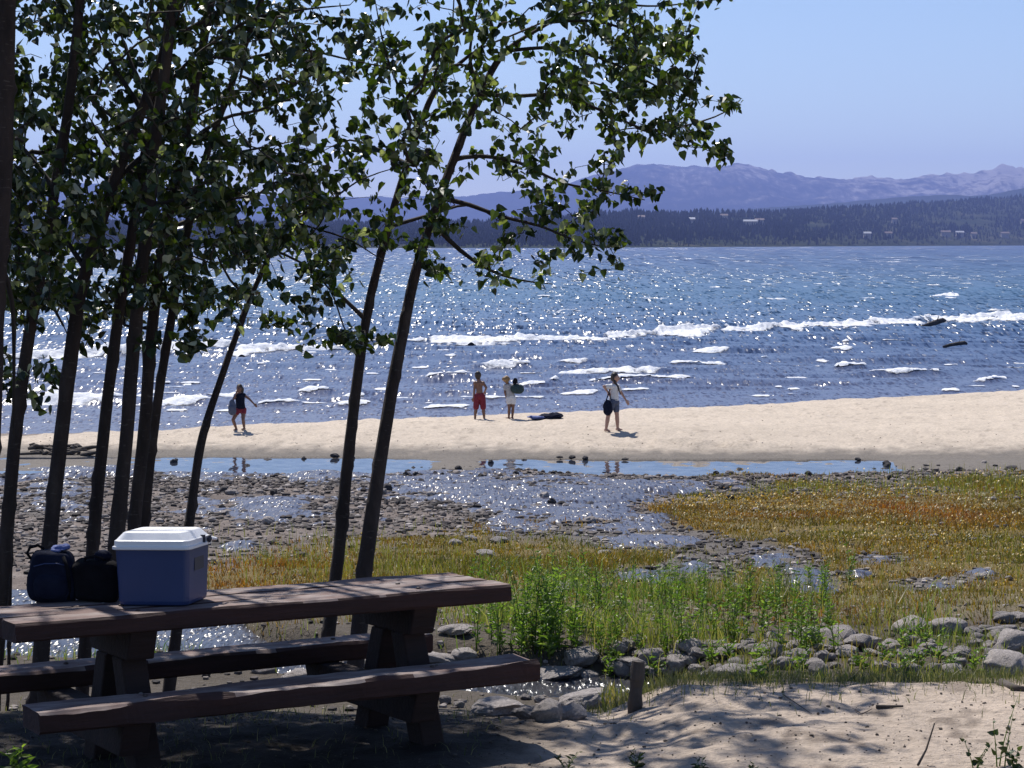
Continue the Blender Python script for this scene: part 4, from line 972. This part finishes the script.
for k in range(34):
    x0=rr.uniform(28,85);y0=rr.uniform(448,456);a=ground_at(x0,y0);L=rr.uniform(.3,1.1)
    q=a+Vector((rr.uniform(-1,1)*L,rr.uniform(-.4,.4)*L,rr.uniform(0,.13)));mid=(a+q)/2+Vector((0,0,rr.uniform(.0,.05)))
    mb.tube([a,mid,q],[.06,.045,.02],6)
tag(mb.build('driftwood_tangle',M['drift'],None,True),'tangle of dark driftwood at the left end of the sandbar behind the trunks','driftwood')
def lakelog(px,py,L,r,label,tilt):
    (x,y)=lake_xy(px,py);x=float(x);y=float(y)
    P=[(x-L/2,y,.0),(x-L*.2,y,.10+tilt*.2),(x+L*.15,y+.1,.16+tilt*.6),(x+L*.42,y+.1,.2+tilt),(x+L/2,y,.15+tilt)]
    mb=MB().tube(P,[r*.5,r*.8,r,r*.9,r*.4],9)
    mb.tube([P[2],(x+L*.2,y-.2,.45+tilt)],[r*.3,r*.1],6)
    o=mb.build('driftwood_log',M['rock_dark'],None,True);lumpy(o,.05,3,4);return tag(o,label,'log')
lakelog(933,327,1.5,.16,'dark jagged log tilted up in the foam of the breaking wave',.22)
lakelog(955,347,1.15,.11,'low flat dark log awash between the wave lines',0.)
# towel / board at the water's edge
p=ground_at(546,418);e=empty('beach_towel_bundle',p,'crumpled blue and dark towel heap lying at the water edge by the hat child','towel')
o=softbox(.62,.5,.14,21,'dark_towel',M['navy'],e,2,.06,(.14,0,-.02))
o=softbox(.55,.45,.09,22,'blue_towel',M['bluecloth'],e,2,.05,(-.22,-.1,-.015))
# ------------------------------------------------------------------ leafy plants
def plant(px,py,h,nst,nl,label,cat='plant',tpl=LANCE,size=.05,mat='weed',spread=.3,name='leafy_plant',bare=.2,group=None,curve=.2,dz=0,wide=1.):
    p=ground_at(px,py);e=empty(name,p,label,cat,group);mb=MB();P=[];D=[];S=[];r=rs
    for s in range(nst):
        a=r.uniform(0,6.28);l=h*r.uniform(.65,1.05);dx,dy=math.cos(a)*spread*l*r.uniform(.2,1),math.sin(a)*spread*l*r.uniform(.2,1)
        b=np.array([r.normal(0,.02)*h*2*wide,r.normal(0,.02)*h*2*wide,-.02])
        pts=[b+np.array([dx*f**1.5,dy*f**1.5,l*f]) for f in np.linspace(0,1,6)]
        mb.tube(pts,[.0045*(1-.75*i/5)*(.6+h) for i in range(6)],5)
        for k in range(nl):
            f=bare+(1-bare)*(k+r.uniform(0,1))/nl;q=b+np.array([dx*f**1.5,dy*f**1.5,l*f]);aa=k*2.4+r.normal(0,.4)
            P.append(q);D.append([math.cos(aa),math.sin(aa),r.uniform(-.1,.9)]);S.append(size*r.uniform(.6,1.15)*(1.1-.45*f))
    mb.build('stem',M['weed'],e,True);leafmesh('foliage',leafverts(np.array(P),np.array(D),np.array(S),tpl,rs),M[mat],e);return e
plant(543,652,.80,26,34,'tall bright green leafy bush just right of the table end','bush',LANCE,.08,'weed',.30,'leafy_bush',.06,wide=4.)
WL='tall green weed standing in the grass beyond the rock bank'
for px,py,h in [(float(rng.uniform(470,850)),float(rng.uniform(585,658)),float(rng.uniform(.25,.66))) for _ in range(95)]+[(664,648,.62),(640,655,.5),(715,640,.5),(618,648,.45),(700,630,.5),(760,628,.42),(790,634,.45),(595,640,.4),(735,620,.45),(680,622,.5),(655,612,.5),(812,622,.35),(775,612,.35),(510,648,.45),(525,655,.5),(745,640,.4),(830,628,.3),(570,640,.4),(490,640,.35),(690,652,.5)]:
    plant(px,py,h*.8,3,12,WL,'weed',LANCE,.07,'weed',.25,'tall_weed',.15,'tall weeds in the green grass')
BL='low broad leafed weed growing between the bank rocks'
for px,py,h in [(905,655,.28),(925,648,.25),(938,662,.28),(885,668,.22),(918,668,.25),(862,668,.18),(758,662,.22),(712,664,.2),(730,660,.2),(610,680,.28),(618,668,.3),(657,680,.2),(905,676,.2),(950,672,.2),(975,672,.18),(800,672,.2),(760,680,.15),(640,690,.2)]:
    plant(px,py,h,5,9,BL,'weed',LANCE,.075,'weed',.6,'broad_weed',.1,'low weeds among the bank rocks')
plant(1000,767,.36,3,6,'tall sparse sprig with round leaves at the bottom right corner','sprig',HEART,.045,'leaf',.35,'sprig')
plant(975,768,.17,3,5,'short sprig left of the tall one at the bottom right corner','sprig',HEART,.035,'leaf',.6,'sprig')
plant(1015,768,.16,3,6,'low sprig tucked right under the tall one at bottom right','sprig',HEART,.04,'leaf',.6,'sprig')
plant(566,768,.10,4,6,'small dark sprig at the bottom of the sand below the wedge rock','sprig',LANCE,.05,'leaf',.7,'sprig')
plant(636,768,.10,5,6,'small dark leafy rosette on the sand below the wooden post','sprig',LANCE,.055,'leaf',.7,'sprig')
plant(700,769,.07,4,5,'low leafy seedling at the bottom edge right of the rosette','sprig',LANCE,.045,'leaf',.9,'sprig')
plant(752,770,.06,3,5,'tiny seedling at the bottom edge in the middle of the sand','sprig',LANCE,.04,'leaf',.9,'sprig')
plant(14,775,.19,4,6,'pale narrow leaved plant at the bottom left corner','plant',LANCE,.11,'weed',.6,'leafy_plant')
# ------------------------------------------------------------------ people
M['skin_a']=simple('tanned_skin',(.15,.075,.05),(.19,.095,.063),20,.55);M['skin_b']=simple('fair_skin',(.38,.22,.17),(.44,.27,.21),20,.55)
M['hair_dark']=simple('dark_hair',(.015,.010,.008),(.03,.02,.016),40,.6);M['hair_fair']=simple('sandy_hair',(.20,.12,.05),(.32,.2,.09),40,.6)
M['red']=simple('red_swim_cloth',(.15,.008,.02),(.20,.012,.028),20,.8);M['white_cloth']=simple('white_cotton',(.62,.62,.64),(.74,.74,.75),20,.85)
M['grey_cloth']=simple('grey_cotton',(.34,.35,.38),(.45,.45,.47),20,.85);M['green_cloth']=simple('dark_green_cloth',(.012,.035,.04),(.02,.05,.055),20,.8);M['slate']=simple('slate_blue_cloth',(.05,.07,.13),(.09,.11,.17),20,.85)
M['eye']=simple('dark_eye',(.01,.01,.01),(.015,.012,.01),5,.2)
def solid(parts,name,mat,parent,voxel=.008,smooth=3):
    """one continuous surface grown over capsules and ellipsoids"""
    mb=MB()
    for q in parts:
        if q[0]=='c':
            a,b,ra,rb=q[1:5];a,b=Vector(a),Vector(b)
            P=[a.lerp(b,f) for f in (0,.25,.5,.75,1)];mb.tube(P,[ra+(rb-ra)*f for f in (0,.25,.5,.75,1)],12)
            mb.ell(a,(ra,)*3);mb.ell(b,(rb,)*3)
        else:mb.ell(q[1],q[2],14,10,q[3] if len(q)>3 else None)
    o=mb.build(name,mat,None)
    m=o.modifiers.new('r','REMESH');m.mode='VOXEL';m.voxel_size=voxel;m.use_smooth_shade=True
    m=o.modifiers.new('s','SMOOTH');m.factor=.5;m.iterations=smooth
    dg=bpy.context.evaluated_depsgraph_get();me=bpy.data.meshes.new_from_object(o.evaluated_get(dg))
    o.modifiers.clear();old=o.data;o.data=me;me.name=name
    me.materials.clear();me.materials.append(mat);me.polygons.foreach_set('use_smooth',[True]*len(me.polygons))
    bpy.data.meshes.remove(old);o.parent=parent;return o
def hand(P,wr,hd,k,curl=.4,side=1):
    wr,hd=Vector(wr),Vector(hd);d_=(hd-wr).normalized();s=d_.cross(Vector((0,1,.15))).normalized();n_=s.cross(d_)
    P.append(('e',hd,(.026*k,.018*k,.036*k)))
    P.append(('c',wr,hd,.021*k,.024*k))
    for i,l in enumerate((.055,.064,.060,.047)):
        b=hd+s*((i-1.5)*.0155*k)+d_*.028*k;m_=b+d_*l*.5*k+n_*curl*.006*k;e_=m_+(d_+n_*curl).normalized()*l*.5*k
        P.append(('c',b,m_,.0085*k,.008*k));P.append(('c',m_,e_,.008*k,.0065*k))
    b=hd-s*side*.022*k-d_*.012*k;m_=b-s*side*.022*k+d_*.022*k;P.append(('c',b,m_,.0095*k,.0085*k));P.append(('c',m_,m_+d_*.024*k,.0085*k,.007*k))
def person(label,fx,fy,J,k,skin,face,arms=('L','R')):
    """J: joint -> (photo x, photo y, metres nearer(-)/farther(+)); k = size against a 1.3 m child; face = direction looked at"""
    g0=ground_at(fx,fy);s=g0.y/F
    q={n_:Vector(((a-fx)*s,c_,(fy-b)*s)) for n_,(a,b,c_) in J.items()}
    e=empty('person',g0,label,'person')
    P=[];hc=q['head'];nk=q['neck'];sl,sr=q['sl'],q['sr'];hl,hr=q['hl'],q['hr'];ch=(sl+sr)/2;pv=(hl+hr)/2
    P+=[('e',hc,(.072*k,.083*k,.098*k)),('e',hc+Vector((face[0]*.02*k,face[1]*.02*k,-.05*k)),(.05*k,.055*k,.05*k)),('c',hc-Vector((0,0,.06*k)),nk,.042*k,.046*k)]
    f=Vector((face[0],face[1],0)).normalized();sd=Vector((-f.y,f.x,0))
    P+=[('e',hc+f*.085*k-Vector((0,0,.012*k)),(.014*k,.014*k,.018*k)),('e',hc+f*.078*k-Vector((0,0,.05*k)),(.02*k,.012*k,.01*k))]
    for s_ in (1,-1):P.append(('e',hc+sd*s_*.073*k-Vector((0,0,.01*k)),(.014*k,.018*k,.026*k)))
    w=(sr-sl)
    for a in np.linspace(0,1,5):P.append(('e',sl.lerp(sr,a)-Vector((0,0,.03*k)),(.05*k,.06*k,.06*k)))
    for a in np.linspace(0,1,8):
        c_=ch.lerp(pv,a);hw=(w.length/2+.01)*(1-.22*math.sin(math.pi*min(1,a*1.05)));P.append(('e',c_-Vector((0,0,.03*k*(1-a))),(max(.085*k,hw*.92),.072*k,.07*k)))
    P.append(('c',nk,ch,.048*k,.06*k))
    for S in 'lr':
        P+=[('c',q['h'+S],q['k'+S],.074*k,.047*k),('c',q['k'+S],q['k'+S].lerp(q['a'+S],.35),.045*k,.048*k),('c',q['k'+S].lerp(q['a'+S],.35),q['a'+S],.048*k,.029*k)]
        a_=q['a'+S];ft=Vector(q['f'+S]) if 'f'+S in q else a_+Vector((face[0]*.12*k,face[1]*.12*k,-.03*k))
        P+=[('c',a_-Vector((0,0,.02*k)),ft,.030*k,.022*k),('e',a_-f*.02*k-Vector((0,0,.025*k)),(.03*k,.035*k,.025*k))]
        P+=[('c',q['s'+S]-Vector((0,0,.02*k)),q['e'+S],.042*k,.031*k),('c',q['e'+S],q['w'+S],.031*k,.021*k)]
        hd=q['w'+S]+(q['w'+S]-q['e'+S]).normalized()*.05*k
        hand(P,q['w'+S],hd,k,.5,1 if S=='l' else -1)
    solid(P,'body',skin,e,.0065)
    for s_ in (1,-1):MB().ell(hc+f*.076*k+sd*s_*.03*k+Vector((0,0,.008*k)),(.009*k,.009*k,.008*k),8,6).build('eye',M['eye'],e,True)
    return e,q,f
def shell(q,e,k,kind,mat,name,**kw):
    P=[]
    if kind=='shorts':
        ln=kw.get('ln',.8);fl=kw.get('fl',1.0);pv=(q['hl']+q['hr'])/2
        hw=(q['hr']-q['hl']).length/2
        P.append(('e',pv+Vector((0,0,.05*k)),(hw+.055*k,.088*k,.07*k)));P.append(('e',pv,(hw+.07*k,.095*k,.09*k)))
        for S in 'lr':
            P.append(('c',q['h'+S],q['h'+S].lerp(q['k'+S],ln),.086*k,.075*k*fl))
    else:
        ch=(q['sl']+q['sr'])/2;pv=(q['hl']+q['hr'])/2;w=(q['sr']-q['sl']).length/2;ln=kw.get('ln',1.)
        for a in np.linspace(0,ln,9):
            hw=(w+.03)*(1-.15*math.sin(math.pi*min(1,a*1.05)))+kw.get('fl',.0)*a
            P.append(('e',ch.lerp(pv,a)-Vector((0,0,.02*k)),(max(.1*k,hw),.088*k,.075*k)))
        for a in np.linspace(0,1,5):P.append(('e',q['sl'].lerp(q['sr'],a)-Vector((0,0,.02*k)),(.06*k,.07*k,.06*k)))
        if kw.get('sl',0):
            for S in 'lr':
                A=q['s'+S]-Vector((0,0,.02*k));P.append(('c',A,A.lerp(q['e'+S],kw['sl']),.056*k,.054*k))
    return solid(P,name,mat,e,.009)
def hair(q,f,k,e,mat,extra=()):
    h=q['head'];P=[('e',h+Vector((0,0,.022*k))-f*.02*k,(.082*k,.088*k,.093*k)),('e',h-f*.035*k-Vector((0,0,.03*k)),(.07*k,.06*k,.07*k))]+list(extra)
    o=solid(P,'hair',mat,e,.009,1);lumpy(o,.012,26,77);return o
# boy with red shorts, back to us
e,q,f=person('bare chested boy in long red shorts standing with his back to us at the water',481,418.5,
 dict(head=(478,375.3,0),neck=(478.8,379.5,0),sl=(475,382,0),sr=(483.2,382,0),hl=(477,396.5,0),hr=(482.3,396.5,0),kl=(476,408,-.02),kr=(483.3,408,-.02),al=(475,417.3,0),ar=(484.2,417.8,0),el=(474.4,389.5,-.02),wl=(473.6,397,.03),er=(486.4,387.5,-.03),wr=(484.8,391.8,.14)),.98,M['skin_a'],(0,1))
hair(q,f,.98,e,M['hair_dark']);shell(q,e,.98,'shorts',M['red'],'shorts',ln=.92,fl=1.05)
# child with sandy hair, grey clothes, bag on the back
e,q,f=person('child with sandy hair in a pale grey shirt and shorts carrying a dark green bag',510.5,418.5,
 dict(head=(506,379.2,0),neck=(507.3,383,0),sl=(505,385,0),sr=(512,385,.03),hl=(508.7,398,0),hr=(513.3,398,0),kl=(509.3,408,-.02),kr=(513,408,0),al=(508.8,417.4,0),ar=(512.3,417.4,.02),el=(504.8,392,-.03),wl=(506.8,399.5,.0),er=(514.5,390,.10),wr=(516.5,385.5,-.03)),.86,M['skin_a'],(-.7,.7))
hair(q,f,.86,e,M['hair_fair'],[('e',q['head']+Vector((0,0,.01)),(.105,.10,.07))]);shell(q,e,.86,'shirt',M['grey_cloth'],'shirt',ln=1.0,sl=.5,fl=.02);shell(q,e,.86,'shorts',M['white_cloth'],'shorts',ln=.42,fl=1.1)
g0=ground_at(510.5,418.5);s=g0.y/F;b=empty('shoulder_bag',g0+Vector(((517.5-510.5)*s,-.10,(418.5-393.5)*s)),'dark green bag slung behind the sandy haired child','bag')
softbox(.34,.2,.25,31,'body',M['green_cloth'],b,2.4,.02);softbox(.13,.13,.20,32,'rolled_top',M['black_cloth'],b,2.2,.015,(-.06,0,.21))
MB().tube([(-.15,0,.2),(-.1,-.03,.27),(.0,-.04,.27),(.08,-.02,.22)],.012,6).build('strap',M['white_cloth'],b,True)
# girl walking right
e,q,f=person('girl in white t-shirt and dark shorts walking right along the sandbar',613,431.5,
 dict(head=(615.3,377,0),neck=(614.6,382.5,0),sl=(609.8,385.5,-.06),sr=(617.6,385.5,.06),hl=(611.6,402,-.05),hr=(615.4,402,.05),kl=(607.9,416,-.05),kr=(617,415,.05),al=(606,428.5,-.06),ar=(617.8,428,.05),fl=(609.5,431,-.06),fr=(622,430.4,.05),el=(603.4,385.8,-.14),wl=(607.3,391.3,-.10),er=(621.3,392.5,.08),wr=(625.6,399.5,.06)),1.12,M['skin_b'],(1,-.15))
hd=q['head'];hair(q,f,1.12,e,M['hair_dark'],[('c',hd+Vector((-.03,-.05,-.08)),q['sr']+Vector((.0,-.12,-.02)),.035,.024),('c',q['sr']+Vector((0,-.12,-.02)),q['sr']+Vector((.06,-.13,-.2)),.024,.014)])
shell(q,e,1.12,'shirt',M['white_cloth'],'t_shirt',ln=.95,sl=.5);shell(q,e,1.12,'shorts',M['slate'],'shorts',ln=.62,fl=.95)
g0=ground_at(613,431.5);s=g0.y/F;b=empty('carried_bag',g0+Vector(((607.2-613)*s,-.24,(431.5-414.5)*s)),'dark bag hanging at the left hip of the girl walking right','bag')
softbox(.23,.13,.38,41,'body',M['navy'],b,2.6,.025,top=.75);MB().tube([(-.04,0,.36),(.02,.03,.52),(.05,.05,.62),(.04,.06,.55),(.08,.0,.36)],.014,6).build('strap',M['navy'],b,True)
# girl at the left
e,q,f=person('girl in dark top and red shorts stepping at the water edge behind the leaning trunk',239.5,429.6,
 dict(head=(239.6,388,-.02),neck=(240.3,392.3,-.02),sl=(236.2,394.5,-.05),sr=(244.2,394.3,.02),hl=(238,410,0),hr=(243.6,409.6,.02),kl=(233.6,419.5,-.10),kr=(243.6,419,-.08),al=(236.2,428.6,.02),ar=(244.3,427.8,.0),el=(234.2,399,-.10),wl=(237,393.5,-.16),er=(249.6,398.6,-.02),wr=(254,403,-.05)),.90,M['skin_a'],(-.4,-.9))
hair(q,f,.9,e,M['hair_dark'],[('c',q['head']+Vector((.05,.05,-.02)),q['neck']+Vector((.04,.06,-.03)),.06,.04)]);shell(q,e,.9,'shirt',M['navy'],'top',ln=.85);shell(q,e,.9,'shorts',M['red'],'shorts',ln=.3,fl=1.05)
g0=ground_at(239.5,429.6);s=g0.y/F;b=empty('carried_bag',g0+Vector(((233.6-239.5)*s,-.22,(429.6-415)*s)),'slate blue bag on the hip of the girl behind the leaning trunk','bag')
softbox(.20,.14,.40,51,'body',M['slate'],b,2.3,.03,top=.7);MB().tube([(0,0,.37),(.03,.02,.45),(.08,.06,.54)],.014,6).build('strap',M['slate'],b,True)
# ------------------------------------------------------------------ air
t=NT('haze_air');vp=t.n('ShaderNodeVolumePrincipled');vp.inputs['Color'].default_value=(.34,.45,1.,1);vp.inputs['Density'].default_value=HAZE if 'HAZE' in globals() else 7.6e-5;vp.inputs['Anisotropy'].default_value=.2
t.l(vp.outputs[0],t.out.inputs['Volume'])
hz=tag(MB().box(-9500,9500,-120,17200,-6,690).build('haze',t.m),kind='stuff')
# ------------------------------------------------------------------ light, sky, camera
sd=Vector((math.sin(R(AZ))*math.cos(R(EL)),math.cos(R(AZ))*math.cos(R(EL)),math.sin(R(EL))))
L=bpy.data.lights.new('sun','SUN');L.energy=5.0;L.angle=R(.53);L.color=(1,.95,.88);lo=bpy.data.objects.new('sun',L);COL.objects.link(lo)
lo.rotation_euler=sd.to_track_quat('Z','Y').to_euler()
w=bpy.data.worlds.new('World');SC.world=w;w.use_nodes=True;nt=w.node_tree;nt.nodes.clear()
sk=nt.nodes.new('ShaderNodeTexSky');sk.sky_type='NISHITA';sk.sun_disc=False;sk.sun_elevation=R(EL);sk.sun_rotation=R(AZ);sk.altitude=1900;sk.air_density=1.1;sk.dust_density=.4;sk.ozone_density=2.
mx=nt.nodes.new('ShaderNodeMix');mx.data_type='RGBA';mx.blend_type='MULTIPLY';mx.inputs[0].default_value=1.;mx.inputs[7].default_value=(.99,.98,1.045,1)
bg=nt.nodes.new('ShaderNodeBackground');bg.inputs[1].default_value=.095;wo=nt.nodes.new('ShaderNodeOutputWorld')
nt.links.new(sk.outputs[0],mx.inputs[6]);nt.links.new(mx.outputs[2],bg.inputs[0]);nt.links.new(bg.outputs[0],wo.inputs[0])
cam=bpy.data.cameras.new('camera');cam.sensor_width=36;cam.lens=F/1024*36;cam.clip_start=.1;cam.clip_end=60000
co=bpy.data.objects.new('camera',cam);COL.objects.link(co);co.location=(0,0,CAMZ);co.rotation_euler=(math.pi/2-PIT,0,0);SC.camera=co
SC.view_settings.view_transform='Standard';SC.view_settings.look='None';SC.view_settings.exposure=.28;SC.view_settings.gamma=1
SC.render.engine='CYCLES';cy=SC.cycles;cy.use_denoising=True;cy.max_bounces=6;cy.diffuse_bounces=3;cy.glossy_bounces=3;cy.transmission_bounces=3;cy.volume_bounces=0;cy.caustics_reflective=False;cy.caustics_refractive=False;cy.sample_clamp_indirect=4
# ------------------------------------------------------------------ pieces that belong to a part hang under that part
UNDER={'hand_grip':'body','lid_seam':'lid','handle_hinge':'handle','zip':'body','carry_loop':'body','eye':'body','bolt':'tabletop','rolled_top':'body'}
for e in [o for o in list(SC.objects) if o.parent is None and o.type=='EMPTY']:
    kids={}
    for c in e.children:kids.setdefault(c.name.split('.')[0],[]).append(c)
    for a,b in UNDER.items():
        for c in kids.get(a,[]):
            q=b
            if a=='bolt' and min(v.co.z for v in c.data.vertices)<-.2:q='bench_seat'
            tgt=kids.get(q,[])
            if a=='bolt' and q=='bench_seat':tgt=sorted(tgt,key=lambda o:abs(sum(v.co.y for v in o.data.vertices)/len(o.data.vertices)-c.data.vertices[0].co.y))
            if tgt:c.parent=tgt[0]
